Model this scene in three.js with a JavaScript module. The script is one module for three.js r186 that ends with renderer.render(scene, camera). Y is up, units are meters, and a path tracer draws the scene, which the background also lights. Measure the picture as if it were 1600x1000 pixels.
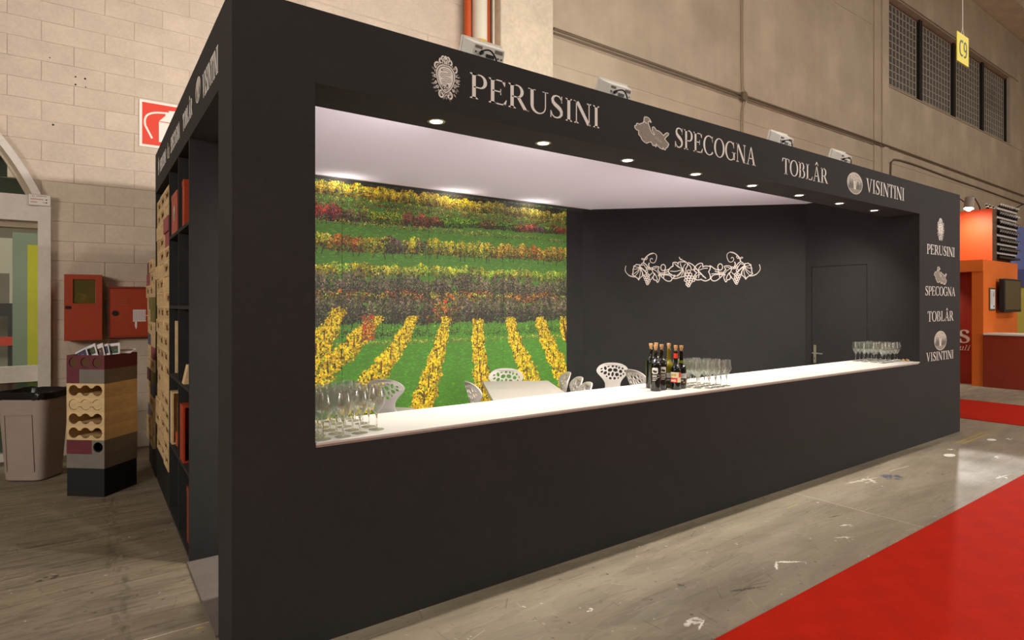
import * as THREE from 'three';
import { mergeGeometries, toCreasedNormals } from 'three/addons/utils/BufferGeometryUtils.js';
import { RoundedBoxGeometry } from 'three/addons/geometries/RoundedBoxGeometry.js';
import { FontLoader } from 'three/addons/loaders/FontLoader.js';
import { TextGeometry } from 'three/addons/geometries/TextGeometry.js';
import { RectAreaLightUniformsLib } from 'three/addons/lights/RectAreaLightUniformsLib.js';

// ---------------------------------------------------------------- camera, exposure, hall light levels
RectAreaLightUniformsLib.init();
const scene = new THREE.Scene();
scene.background = new THREE.Color(0x000000);
const camera = new THREE.PerspectiveCamera(56.73, 1.6, 0.05, 120);
camera.position.set(-0.493, 1.55, 2.726);
camera.lookAt(-0.493 + 0.5814, 1.55, 2.726 - 0.8137);
camera.setViewOffset(1600, 1000, 0, 23, 1600, 1000);   // level camera, lens shifted
const renderer = new THREE.WebGLRenderer({ antialias: true });
renderer.toneMapping = THREE.LinearToneMapping;
renderer.toneMappingExposure = 1.0;
renderer.shadowMap.enabled = true;
const LIGHT = {
  side: 24, sideR: 26, bayA: 24, over: 60, bayB: 70, bayC: 120, bayD: 15, bayE: 75, flood: 18, down: 11.8, mural: 1.5, spotOrange: 7, niche: 5, aisle: 115, lobby: 130,
};
const WARM = new THREE.Color(1.0, 0.95, 0.9), NEUTRAL = new THREE.Color(1.0, 0.94, 0.86), COOL = new THREE.Color(1.0, 0.96, 0.93);

// ---------------------------------------------------------------- helpers
let seed = 7;
const rnd = () => { seed = (seed + 0x6d2b79f5) | 0; let t = Math.imul(seed ^ (seed >>> 15), 1 | seed); t = (t + Math.imul(t ^ (t >>> 7), 61 | t)) ^ t; return ((t ^ (t >>> 14)) >>> 0) / 4294967296; };
const rr = (a, b) => a + (b - a) * rnd();
const used = {};
const numbered = (n) => { used[n] = (used[n] ?? -1) + 1; return used[n] ? n + '_' + String(used[n]).padStart(3, '0') : n; };
const V2 = (x, y) => new THREE.Vector2(x, y), V3 = (x, y, z) => new THREE.Vector3(x, y, z);
const flat = (g) => { const q = g.index ? g.toNonIndexed() : g; for (const k of Object.keys(q.attributes)) if (!['position', 'normal', 'uv'].includes(k)) q.deleteAttribute(k); q.clearGroups(); return q; };
const join = (gs) => (Array.isArray(gs) ? (gs.length === 1 ? flat(gs[0]) : mergeGeometries(gs.map(flat))) : gs);
function boxUV(g, s = 1) {             // texture coordinates in metres from the object's own axes
  g = flat(g); const p = g.attributes.position, n = g.attributes.normal, uv = new Float32Array(p.count * 2);
  for (let i = 0; i < p.count; i++) {
    const ax = Math.abs(n.getX(i)), ay = Math.abs(n.getY(i)), az = Math.abs(n.getZ(i));
    let u, v;
    if (ax >= ay && ax >= az) { u = p.getZ(i); v = p.getY(i); } else if (ay >= az) { u = p.getX(i); v = p.getZ(i); } else { u = p.getX(i); v = p.getY(i); }
    uv[i * 2] = u * s; uv[i * 2 + 1] = v * s;
  }
  g.setAttribute('uv', new THREE.BufferAttribute(uv, 2)); return g;
}
const bx = (w, h, d, x = 0, y = 0, z = 0) => boxUV(new THREE.BoxGeometry(w, h, d).translate(x, y, z));
const bb = (x0, x1, y0, y1, z0, z1) => bx(x1 - x0, y1 - y0, z1 - z0, (x0 + x1) / 2, (y0 + y1) / 2, (z0 + z1) / 2);
const rb = (w, h, d, r, x = 0, y = 0, z = 0, seg = 2) => boxUV(new RoundedBoxGeometry(w, h, d, seg, r).translate(x, y, z));
const cyl = (r0, r1, h, x = 0, y = 0, z = 0, seg = 24) => new THREE.CylinderGeometry(r0, r1, h, seg).translate(x, y, z);
const lathe = (pts, seg = 32) => new THREE.LatheGeometry(pts.map(([x, y]) => V2(x, y)), seg);
const tube = (pts, r, seg = 24, rs = 8) => new THREE.TubeGeometry(new THREE.CatmullRomCurve3(pts.map((p) => V3(...p))), seg, r, rs);
const ext = (shape, depth, bevel = 0, cs = 10) => new THREE.ExtrudeGeometry(shape, { depth, bevelEnabled: bevel > 0, bevelThickness: bevel, bevelSize: bevel, bevelOffset: -bevel, bevelSegments: 2, curveSegments: cs });
const poly = (pts) => new THREE.Shape(pts.map(([x, y]) => V2(x, y)));
function part(name, gs, mat, parent, label) {
  const m = new THREE.Mesh(join(gs), mat); m.name = name; m.castShadow = m.receiveShadow = true; parent.add(m);
  if (label) m.userData.label = label;
  return m;
}
function tag(o, label, category, group) { o.userData.label = label; o.userData.category = category; if (group) o.userData.group = group; return o; }
function thing(name, label, category, pos = [0, 0, 0], turn = 0, group) {
  const o = new THREE.Group(); o.name = numbered(name); o.position.set(...pos); o.rotation.y = turn; scene.add(o); return tag(o, label, category, group);
}
function one(name, gs, mat, label, category, group) { return tag(part(numbered(name), gs, mat, scene), label, category, group); }
function struct(name, gs, mat, parent = scene) { const m = part(parent === scene ? numbered(name) : name, gs, mat, parent); if (parent === scene) m.userData.kind = 'structure'; return m; }
function structGroup(name) { const g = new THREE.Group(); g.name = numbered(name); g.userData.kind = 'structure'; scene.add(g); return g; }
function copyOf(root, pos, turn, label, group) {
  const c = root.clone(); c.name = numbered(root.name.replace(/_\d{3}$/, '')); c.position.set(...pos); c.rotation.y = turn; scene.add(c);
  c.userData = { ...root.userData }; if (label) c.userData.label = label; if (group) c.userData.group = group; return c;
}
function at(o, pos, turn = 0) { o.position.set(...pos); o.rotation.y = turn; return o; }

// ---------------------------------------------------------------- textures
function noiseField(n, octaves, base = 4, gain = 0.55) {   // periodic value noise, 0..1
  const out = new Float32Array(n * n); let amp = 1, total = 0;
  for (let o = 0; o < octaves; o++) {
    const c = base << o, grid = Float32Array.from({ length: c * c }, rnd);
    if (c > n) break;
    for (let y = 0; y < n; y++) for (let x = 0; x < n; x++) {
      const fx = x / n * c, fy = y / n * c, ix = fx | 0, iy = fy | 0, tx = fx - ix, ty = fy - iy, sx = tx * tx * (3 - 2 * tx), sy = ty * ty * (3 - 2 * ty);
      const a = grid[iy * c + ix], b = grid[iy * c + (ix + 1) % c], d = grid[((iy + 1) % c) * c + ix], e = grid[((iy + 1) % c) * c + (ix + 1) % c];
      out[y * n + x] += amp * (a + (b - a) * sx + (d - a) * sy + (a - b - d + e) * sx * sy);
    }
    total += amp; amp *= gain;
  }
  for (let i = 0; i < out.length; i++) out[i] /= total;
  return out;
}
function dataTex(n, fn, srgb, repeat = 1) {
  const d = new Uint8Array(n * n * 4);
  for (let i = 0; i < n * n; i++) { const c = fn(i, i % n, (i / n) | 0); for (let k = 0; k < 3; k++) d[i * 4 + k] = Math.max(0, Math.min(255, Array.isArray(c) ? c[k] : c)); d[i * 4 + 3] = 255; }
  const t = new THREE.DataTexture(d, n, n); t.wrapS = t.wrapT = THREE.RepeatWrapping; t.magFilter = THREE.LinearFilter; t.minFilter = THREE.LinearFilter;
  if (srgb) t.colorSpace = THREE.SRGBColorSpace; t.repeat.set(repeat, repeat); t.needsUpdate = true; return t;
}
function canvasTex(w, h, draw, srgb = true) {
  const c = document.createElement('canvas'); c.width = w; c.height = h; draw(c.getContext('2d'), w, h);
  const t = new THREE.CanvasTexture(c); if (srgb) t.colorSpace = THREE.SRGBColorSpace; return t;
}
const again = (t, r, r2 = r) => { const c = t.clone(); c.repeat.set(r, r2); c.needsUpdate = true; return c; };
const N1 = noiseField(256, 5, 4), N2 = noiseField(256, 3, 32, 0.7), N3 = noiseField(512, 6, 4, 0.6);
const bumpFine = dataTex(256, (i) => N2[i] * 255), bumpMix = dataTex(512, (i) => N3[i] * 255);
const tint = (rgb, amt, f) => (i) => rgb.map((v) => v * (1 + amt * (f[i] - 0.5)));
const grain = (rgb, amt) => dataTex(256, (i) => rgb.map((v) => v * (1 + amt * ((N1[i] - 0.5) + 0.8 * (N2[i] - 0.5)))), true);

const M = {};
const std = (o) => new THREE.MeshStandardMaterial(o);
M.black = std({ map: again(grain([35, 33, 31.5], 0.22), 0.9), roughness: 0.85, bumpMap: again(bumpFine, 3), bumpScale: 0.0006 });     // charcoal wall paint
M.blackSide = M.black;
M.blackGap = std({ color: 0x141210, roughness: 0.9 });
M.block = [0, 1, 2].map((k) => std({ map: again(grain([[203, 185, 165], [201, 183, 163], [205, 187, 167]][k], 0.1), 1.3 + 0.2 * k), roughness: 0.93, bumpMap: again(bumpMix, 1.7), bumpScale: 0.003 }));
M.mortar = std({ map: again(grain([194, 176, 156], 0.1), 1), roughness: 0.95, bumpMap: again(bumpMix, 1.2), bumpScale: 0.002 });
M.concrete = std({ map: again(dataTex(512, (i, x, y) => [196, 178, 154].map((v) => v * (1 + 0.2 * (N3[i] - 0.5) + 0.05 * (N3[(y >> 3 & 511) * 512 + (x * 3 & 511)] - 0.5))), true), 0.33), roughness: 0.92, bumpMap: again(bumpMix, 0.7), bumpScale: 0.004 });
M.column = std({ map: again(grain([222, 205, 180], 0.14), 0.7), roughness: 0.9, bumpMap: again(bumpMix, 1), bumpScale: 0.003 });
M.darkConcrete = std({ map: again(grain([120, 104, 84], 0.2), 0.5), roughness: 0.95 });
M.counter = std({ color: 0xcfcac1, roughness: 0.38 });
M.white = std({ color: 0xe9e4da, roughness: 0.38 });
M.whiteMatt = std({ color: 0xe4ded4, roughness: 0.7 });
M.chair = std({ color: 0xc2bbb3, roughness: 0.35 });
M.frameWhite = std({ map: again(grain([214, 204, 192], 0.08), 1), roughness: 0.5 });
M.frameSide = std({ color: 0xb3a38c, roughness: 0.6 });
M.vinyl = std({ color: 0xf3efe7, roughness: 0.55 });
M.red = std({ map: again(grain([172, 62, 30], 0.1), 2), roughness: 0.45 });
M.redDark = std({ color: 0x86331c, roughness: 0.5 });
M.signRed = std({ color: 0xe0391a, roughness: 0.5 });
M.pipeRed = std({ color: 0xc4511f, roughness: 0.5 });
M.pipeWhite = std({ color: 0xe6dcc6, roughness: 0.45 });
M.pipeGrey = std({ color: 0xa39784, roughness: 0.55 });
M.tapeYellow = std({ color: 0xd7a93a, roughness: 0.6 });
M.steel = std({ color: 0xb9b2a6, roughness: 0.32, metalness: 0.9 });
M.blackPlastic = std({ color: 0x131211, roughness: 0.42 });
M.bag = std({ color: 0x0b0a0a, roughness: 0.3 });
M.bin = std({ map: again(grain([164, 146, 135], 0.06), 2), roughness: 0.6 });
M.cork = std({ map: again(grain([206, 158, 105], 0.35), 14), roughness: 0.9 });
M.glass = new THREE.MeshPhysicalMaterial({ color: 0xffffff, roughness: 0.0, transmission: 1, thickness: 0.002, ior: 1.5 });
M.pane = new THREE.MeshPhysicalMaterial({ color: 0xeef2ee, roughness: 0.03, transmission: 0.97, thickness: 0, ior: 1.5 });
M.paneGreen = new THREE.MeshPhysicalMaterial({ color: 0x98a898, roughness: 0.05, transmission: 0.9, thickness: 0, ior: 1.5 });
M.paneYellow = new THREE.MeshPhysicalMaterial({ color: 0xd9cf7a, roughness: 0.05, transmission: 0.9, thickness: 0, ior: 1.5 });
M.woodTex = dataTex(256, (i, x, y) => { const g = N1[(y * 256 + ((x * 0.12) | 0)) & 65535] - 0.5, f = N2[(y * 256 + ((x * 0.3) | 0)) & 65535] - 0.5; return [222, 190, 140].map((v, k) => v * (1 + 0.2 * g + 0.14 * f - 0.02 * k * g)); }, true);
M.wood = std({ map: again(M.woodTex, 2.2, 2.2), roughness: 0.75 });
M.maroon = std({ map: again(grain([104, 40, 50], 0.14), 3), roughness: 0.7 });
M.crateGrey = std({ map: again(grain([122, 113, 104], 0.12), 3), roughness: 0.75 });
M.crateBlack = std({ map: again(grain([17, 15, 15], 0.15), 3), roughness: 0.7 });
M.crateBrown = std({ color: 0x5e3d24, roughness: 0.85 });
M.crateOlive = std({ map: again(grain([128, 118, 62], 0.16), 3), roughness: 0.75 });
M.crateRose = std({ map: again(grain([158, 84, 84], 0.12), 3), roughness: 0.75 });
M.crateBlue = std({ map: again(grain([92, 92, 112], 0.12), 3), roughness: 0.75 });
M.carpet = new THREE.MeshPhysicalMaterial({ specularIntensity: 0.2, map: again(dataTex(256, (i) => { const g = rnd() - 0.5, n = N1[i] - 0.5; return [180 * (1 + 0.16 * g + 0.12 * n), 34 * (1 + 0.3 * g + 0.1 * n), 14 * (1 + 0.3 * g)]; }, true), 2.4), roughness: 1, bumpMap: again(bumpFine, 9), bumpScale: 0.0015 });
M.greyMat = std({ map: again(grain([112, 102, 94], 0.12), 2), roughness: 0.95, bumpMap: again(bumpFine, 8), bumpScale: 0.001 });
M.membrane = new THREE.MeshPhysicalMaterial({ color: 0xf0e8f6, roughness: 1, transmission: 0.42, thickness: 0 });
M.glow = (c, s) => std({ color: 0x222222, emissive: c, emissiveIntensity: s, roughness: 0.5 });

// ---------------------------------------------------------------- lamps' shared builders
function spot(parent, color, intensity, angle, penumbra, from, to, radius = 1) {
  const l = new THREE.SpotLight(color, intensity, 0, angle, penumbra); l.position.set(...from); l.target.position.set(...to); l.castShadow = true; l.shadow.radius = radius;
  parent.add(l, l.target); return l;
}

// ================================================================ SETTING: the hall
const WZ = -4.92;
{ // floor: worn concrete slabs with pale-filled joints, paint chips, scratches and tape
  const floor = structGroup('floor'), rough = dataTex(512, (i) => 138 + 105 * N3[i]);
  const paintSlab = (x0, x1, z0, z1, k, alley, marks) => {
    const W = Math.round((x1 - x0) * k), H = Math.round((z1 - z0) * k), sx = (x) => (x - x0) * k, sz = (z) => (z - z0) * k, area = (x1 - x0) * (z1 - z0);
    const t = canvasTex(W, H, (c) => {
      c.fillStyle = 'rgb(140,127,106)'; c.fillRect(0, 0, W, H);
      for (let q = 0; q < area * 34; q++) { const d = rnd(); c.fillStyle = d < 0.5 ? `rgba(78,69,56,${rr(0.03, 0.12)})` : `rgba(172,159,136,${rr(0.03, 0.11)})`; c.beginPath(); c.ellipse(rr(0, W), rr(0, H), rr(0.06, 0.7) * k, rr(0.02, 0.13) * k, rr(-0.2, 0.2), 0, 7); c.fill(); }
      if (alley) for (let q = 0; q < area * 26; q++) { const x = rr(0, W), y = rr(0, H), n = 10 + (rnd() * 20 | 0); for (let e = 0; e < n; e++) { c.fillStyle = `rgba(56,46,34,${rr(0.03, 0.1)})`; c.beginPath(); c.ellipse(x + rr(-0.22, 0.22) * k, y + rr(-0.06, 0.06) * k, rr(0.01, 0.09) * k, rr(0.004, 0.018) * k, rr(-0.2, 0.2), 0, 7); c.fill(); } }   // dirt dragged about in patches
      for (let q = 0; q < area * 300; q++) { const v = rr(40, 190) | 0; c.fillStyle = `rgba(${v},${v * 0.92 | 0},${v * 0.8 | 0},${rr(0.04, 0.14)})`; c.beginPath(); c.ellipse(rr(0, W), rr(0, H), rr(0.004, 0.03) * k, rr(0.003, 0.014) * k, rr(-0.4, 0.4), 0, 7); c.fill(); }   // fine mottle
      for (let q = 0; q < area * (alley ? 150 : 90); q++) {          // streaks along the hall
        const x = rr(-0.3 * k, W), y = rr(0, H), L = rr(0.03, alley ? 0.55 : 0.45) * k, dark = rnd() < (alley ? 0.76 : 0.55);
        c.strokeStyle = dark ? `rgba(48,40,30,${rr(0.04, 0.2)})` : `rgba(186,174,152,${rr(0.05, 0.18)})`; c.lineWidth = rr(0.002, alley ? 0.02 : 0.008) * k;
        c.beginPath(); c.moveTo(x, y); c.quadraticCurveTo(x + L / 2, y + rr(-0.015, 0.015) * k, x + L, y + rr(-0.03, 0.03) * k); c.stroke();
      }
      for (let q = 0; q < area * 28; q++) { const x = rr(0, W), y = rr(0, H), a = rr(0, 6.3), L = rr(0.01, 0.13) * k; c.strokeStyle = rnd() < 0.55 ? `rgba(44,37,30,${rr(0.15, 0.5)})` : `rgba(226,216,198,${rr(0.15, 0.5)})`; c.lineWidth = rr(0.0015, 0.005) * k; c.beginPath(); c.moveTo(x, y); c.lineTo(x + Math.cos(a) * L, y + Math.sin(a) * L); c.stroke(); }
      for (let q = 0; q < area * 24; q++) { c.fillStyle = rnd() < 0.55 ? `rgba(36,31,28,${rr(0.3, 0.75)})` : `rgba(228,220,204,${rr(0.3, 0.85)})`; c.beginPath(); c.ellipse(rr(0, W), rr(0, H), rr(0.003, 0.011) * k, rr(0.002, 0.007) * k, rr(0, 3), 0, 7); c.fill(); }
      const line = (pts, w, col) => { c.strokeStyle = col; c.lineWidth = w * k; c.lineJoin = 'round'; c.beginPath(); pts.forEach(([x, z], n) => (n ? c.lineTo(sx(x), sz(z)) : c.moveTo(sx(x), sz(z)))); c.stroke(); };
      const smear = (xa, za, xb, zb, w, col) => { c.fillStyle = col; const n = 26, L = [], Q = []; for (let m = 0; m <= n; m++) { const u = m / n, x = xa + (xb - xa) * u, z = za + (zb - za) * u, h = w * (0.25 + 0.75 * Math.sin(Math.PI * Math.min(1, u * 1.15))); L.push([x + rr(-0.004, 0.004), z - h * rr(0.2, 1)]); Q.push([x + rr(-0.004, 0.004), z + h * rr(0.1, 0.8)]); } c.beginPath(); [...L, ...Q.reverse()].forEach(([x, z], m) => (m ? c.lineTo(sx(x), sz(z)) : c.moveTo(sx(x), sz(z)))); c.fill(); };
      const chips = (x, z, r, n, col) => { c.fillStyle = col; for (let m = 0; m < n; m++) { const a = rr(0, 6.3), d = r * Math.sqrt(rnd()), cx = sx(x + Math.cos(a) * d), cz = sz(z + Math.sin(a) * d * 0.7), q = r * k * rr(0.12, 0.5); c.beginPath(); for (let e = 0; e < 9; e++) { const b = e / 9 * 6.28; c.lineTo(cx + Math.cos(b) * q * rr(0.4, 1.2), cz + Math.sin(b) * q * rr(0.3, 0.8)); } c.fill(); } };
      marks({ c, line, smear, chips, sx, sz, k });
    });
    return std({ map: t, roughness: 0.95, roughnessMap: again(rough, 3, 1.5), bumpMap: again(bumpMix, 4, 2), bumpScale: 0.0012 });
  };
  const slab = (x0, x1, z0, z1, m, u = 1, v = 1) => { const g = flat(new THREE.BoxGeometry(x1 - x0 - 0.008, 0.2, z1 - z0 - 0.008).translate((x0 + x1) / 2, -0.1, (z0 + z1) / 2)), p = g.attributes.position, w = g.attributes.uv; for (let i = 0; i < p.count; i++) w.setXY(i, (p.getX(i) - x0) / (x1 - x0) * u, 1 - (p.getZ(i) - z0) / (z1 - z0) * v); return part('slab', g, m, floor); };
  const Wh = 'rgba(238,233,222,0.96)', Wf = 'rgba(230,224,211,0.65)', Dk = 'rgba(44,39,35,0.55)', X0 = -3.6, XJ = 4.25, X1 = 12.1, ZJ = -0.5, Z1 = 1.3, Z0 = -5.4, K = 260;
  const front = paintSlab(X0, XJ, ZJ, Z1, K, false, ({ line, smear, chips }) => {
    smear(2.79, 0.8, 2.9, 0.735, 0.018, Wh); smear(2.88, 0.74, 3.03, 0.84, 0.022, Wh); chips(3.02, 0.85, 0.02, 4, Wh); smear(3.8, 0.675, 3.9, 0.71, 0.014, Wh); chips(3.86, 0.72, 0.02, 4, Wh); smear(3.55, 0.76, 3.68, 0.83, 0.013, Wh); chips(3.6, 0.8, 0.03, 5, Wf);
    chips(1.58, 0.5, 0.022, 7, Wh); chips(1.92, 0.88, 0.05, 16, Wf); smear(1.88, 0.94, 1.98, 0.9, 0.012, Wh); smear(1.9, 0.86, 1.97, 0.95, 0.008, Wf); chips(1.32, 0.28, 0.015, 3, Wh); chips(2.93, 0.44, 0.016, 4, Wh); chips(0.95, 0.36, 0.014, 4, Wh);
    smear(2.33, 0.8, 2.55, 0.88, 0.02, Dk); line([[2.3, 0.84], [2.5, 0.83], [2.62, 0.86]], 0.004, Dk); chips(2.18, 0.6, 0.035, 6, Dk); chips(1.31, 0.41, 0.02, 4, Dk); smear(3.9, 0.55, 4.05, 0.58, 0.014, 'rgba(66,44,34,0.6)'); chips(1.05, 0.75, 0.03, 5, Dk); smear(1.4, 0.9, 1.9, 1.0, 0.02, 'rgba(60,52,42,0.2)');
    line([[3.85, 0.265], [4.0, 0.26]], 0.008, 'rgba(186,190,60,0.5)'); smear(-0.08, -0.465, -0.03, -0.46, 0.006, 'rgba(236,214,40,0.95)');
  });
  const alley = paintSlab(X0, XJ, Z0, ZJ, K, true, ({ line, chips }) => {
    line([[-3, -2.02], [-1, -2.1], [-0.5, -2.08], [0, -2.14]], 0.008, 'rgba(44,37,28,0.5)'); line([[-1.2, -1.5], [-0.4, -1.52]], 0.006, 'rgba(44,37,28,0.35)');
    for (let q = 0; q < 90; q++) { const z = rr(-3.5, -0.55), x = -0.35 + rr(-0.05, 0.04); line([[x, z], [x + rr(-0.015, 0.015), z + rr(0.02, 0.12)]], rr(0.006, 0.03), 'rgba(50,43,34,0.16)'); }
    chips(-0.68, -1.55, 0.05, 6, 'rgba(46,40,33,0.6)'); chips(-0.45, -2.9, 0.012, 2, Wh); chips(-0.62, -0.72, 0.01, 3, Wh);
  });
  const right = paintSlab(XJ, X1, ZJ, Z1, K, false, ({ c, line, smear, chips, sx, sz, k }) => {
    c.fillStyle = Wh; c.beginPath(); c.ellipse(sx(6.75), sz(0.37), 0.085 * k, 0.045 * k, 0, 0, 7); c.fill(); c.beginPath(); c.ellipse(sx(7.98), sz(0.38), 0.07 * k, 0.04 * k, 0, 0, 7); c.fill();
    chips(7.03, 0.29, 0.05, 7, Wh); chips(8.2, 0.5, 0.06, 5, Wh); chips(7.07, 0.69, 0.06, 8, Wf); chips(6.2, 0.95, 0.06, 8, Wf); smear(6.1, 0.93, 6.4, 0.96, 0.02, Wf); smear(4.85, 0.22, 5.3, 0.3, 0.03, 'rgba(222,214,198,0.5)'); chips(5.1, 0.3, 0.08, 9, 'rgba(222,214,198,0.5)'); chips(5.4, 0.36, 0.1, 16, 'rgba(62,64,88,0.5)'); smear(5.3, 0.4, 5.55, 0.3, 0.02, 'rgba(62,64,88,0.45)');
    chips(5.9, 0.6, 0.03, 5, Dk); chips(6.6, 0.75, 0.03, 5, Dk); line([[5.6, 0.27], [5.95, 0.3]], 0.008, Wf);
    for (const d of [0, 0.06]) line([[7.46, 0.2 + d], [8.35, 0.19 + d]], 0.016, 'rgba(196,158,40,0.75)'); line([[8.28, 0.1], [8.42, 0.22]], 0.016, 'rgba(196,158,40,0.75)');
  });
  for (const m of [front, alley, right]) { m.map.wrapS = m.map.wrapT = THREE.MirroredRepeatWrapping; }
  slab(X0, XJ, ZJ, Z1, front); slab(X0, XJ, Z0, ZJ, alley); slab(XJ, X1, ZJ, Z1, right); slab(XJ, X1, Z0, ZJ, alley); slab(X1, 32, ZJ, Z1, right, -2.5, 1); slab(X1, 32, Z0, ZJ, alley, -2.5, 1); slab(-14, X0, Z0, Z1, alley, 1.3, 1.4); slab(-14, 32, Z1, 25.1, alley, 6, 5);
  const filler = std({ map: again(grain([206, 196, 176], 0.3), 3), roughness: 0.95 });
  part('joint_filler', bb(XJ - 0.0045, XJ + 0.0045, -0.1, -0.0008, Z0, Z1), filler, floor); part('joint_filler', bb(X0, XJ - 0.005, -0.1, -0.0008, ZJ - 0.0045, ZJ + 0.0045), filler, floor);
}
{ // carpets
  one('carpet', [bb(-9, 31, 0.0, 0.008, 1.042, 4.2)], M.carpet, 'long red carpet runner in front of the dark wine stand', 'carpet');
  one('carpet', [bb(9.26, 11.2, 0.0, 0.007, -4.7, 1.038)], M.carpet, 'red carpet strip crossing the aisle beside the orange stand', 'carpet');
}
const ARC = { x: -3.523, y: 1.567, r: 2.855 };
const arcY = (x, r) => ARC.y + Math.sqrt(Math.max(0, r * r - (x - ARC.x) ** 2));
{ // rear wall of the hall: core with the arched portal and the four windows cut out
  const s = poly([[-14, 0], [31.4, 0], [31.4, 13.6], [-14, 13.6]]);
  const hole = new THREE.Path(); const r = ARC.r - 0.06; hole.moveTo(-6.2, 0); hole.lineTo(-0.87, 0); hole.lineTo(-0.87, 2.6);
  for (let k = 0; k <= 30; k++) { const a = Math.acos((-0.93 - ARC.x) / r) + (Math.PI - 2 * Math.acos((-0.93 - ARC.x) / r)) * k / 30; hole.lineTo(ARC.x + Math.cos(a) * r, ARC.y + Math.sin(a) * r); }
  hole.lineTo(-6.2, 2.6); hole.closePath(); s.holes.push(hole);
  const win = new THREE.Path([V2(18.4, 7.91), V2(29.3, 7.91), V2(29.3, 10.6), V2(18.4, 10.6)]); s.holes.push(win);
  const wall = struct('wall_rear', boxUV(ext(s, 0.4).translate(0, 0, WZ - 0.409)), M.mortar);
  // painted concrete blocks, laid in running bond, on the left part and above the stand
  const cBlock = (x0, x1, y0, y1, arc) => {
    if (!arc) return boxUV(ext(poly([[x0, y0], [x1, y0], [x1, y1], [x0, y1]]), 0.016, 0.003, 1));
    const pts = [[x0, y1], [x1, y1]]; for (let k = 0; k <= 8; k++) { const x = x1 + (x0 - x1) * k / 8; pts.push([x, Math.min(y1 - 0.001, Math.max(y0, arcY(x, ARC.r - 0.03)))]); }
    return boxUV(ext(poly(pts.reverse()), 0.016));
  };
  for (let r = 0; r < 32; r++) {
    const y = 4.23 - 0.202 * (21 - r), y1 = y + 0.1985; if (y1 < 0.02) continue;
    const ph = r % 2 ? -0.88 : -0.615;
    for (let k = -3; k < 12; k++) {
      let x0 = ph + 0.53 * k, x1 = x0 + 0.5265; if (x0 < -1.7 || x0 > 1.2) continue;
      if (y1 < 2.45 && x0 > 0.95) continue;                    // wholly behind the stand
      if (y1 < 2.62 && x0 < -0.86) { x0 = -0.86; if (x1 < x0 + 0.06) continue; }
      const arc = y < arcY(x1, ARC.r) && x1 < -0.6 && y1 > 2.55;
      if (arc && y1 < arcY(x1, ARC.r - 0.03) + 0.002) continue;
      const b = part('block', cBlock(x0, x1, Math.max(y, 0.005), y1, arc), M.block[(rnd() * 3) | 0], wall); b.position.z = WZ - 0.022 + rr(-0.0015, 0.0015);
    }
  }
  // long plastered courses between the block wall and the column, with a bed joint and one head joint
  for (const [x0, x1, y0, y1] of [[1.75, 3.47, 2.3, 5.435], [3.486, 4.49, 2.3, 5.435], [1.75, 4.49, 5.455, 6.02], [1.75, 4.49, 6.035, 13.4]]) part('wall_panel', boxUV(ext(poly([[x0, y0], [x1, y0], [x1, y1], [x0, y1]]), 0.016, 0.003, 1).translate(0, 0, WZ - 0.022)), M.block[0], wall);
  for (const [x, y, r] of [[-0.603, 3.924, 0.008], [-0.522, 3.922, 0.01], [-0.603, 3.844, 0.009], [-0.517, 3.836, 0.006], [-0.787, 3.393, 0.01], [-0.813, 4.072, 0.006]]) part('anchor_hole', cyl(r, r, 0.004, 0, 0, 0, 10).rotateX(Math.PI / 2).translate(x, y, WZ - 0.0035), M.blackGap, wall);
  // poured concrete panels on the right part
  const panel = (x0, x1, y0, y1, z = 0) => { const m = part('concrete_panel', boxUV(ext(poly([[x0, y0], [x1, y0], [x1, y1], [x0, y1]]), 0.04, 0.008, 1).translate(0, 0, WZ - 0.045 + z)), M.concrete, wall); return m; };
  panel(5.3, 11.18, 2.2, 5.56); panel(11.2, 17.42, 2.2, 5.57); panel(5.3, 11.18, 5.585, 6.12); panel(11.2, 17.42, 5.59, 6.12); panel(5.3, 17.42, 6.14, 9.4); panel(5.3, 17.42, 9.42, 13.4);
  panel(17.45, 17.8, 0.5, 13.4, 0.03); panel(17.95, 18.36, 0.5, 13.4, 0.03); panel(18.4, 31.2, 5.7, 7.85); panel(18.4, 31.2, 3.6, 5.66); panel(18.4, 31.2, 0.4, 3.57); panel(29.4, 31.2, 7.9, 11);
  struct('trim', bb(17.8, 17.95, 0, 13, WZ - 0.03, WZ - 0.01), M.blackGap);
  // lintel and roof beam over the windows
  struct('trim', [bb(18.3, 30.2, 10.62, 11.0, WZ - 0.02, WZ + 0.05), bb(18.3, 31.3, 11.0, 12.36, WZ - 0.02, WZ + 0.02)], M.concrete);
  struct('ceiling_beam', [bb(-14, 31.4, 12.38, 13.6, WZ, WZ + 0.92)], M.column);
}
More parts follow.
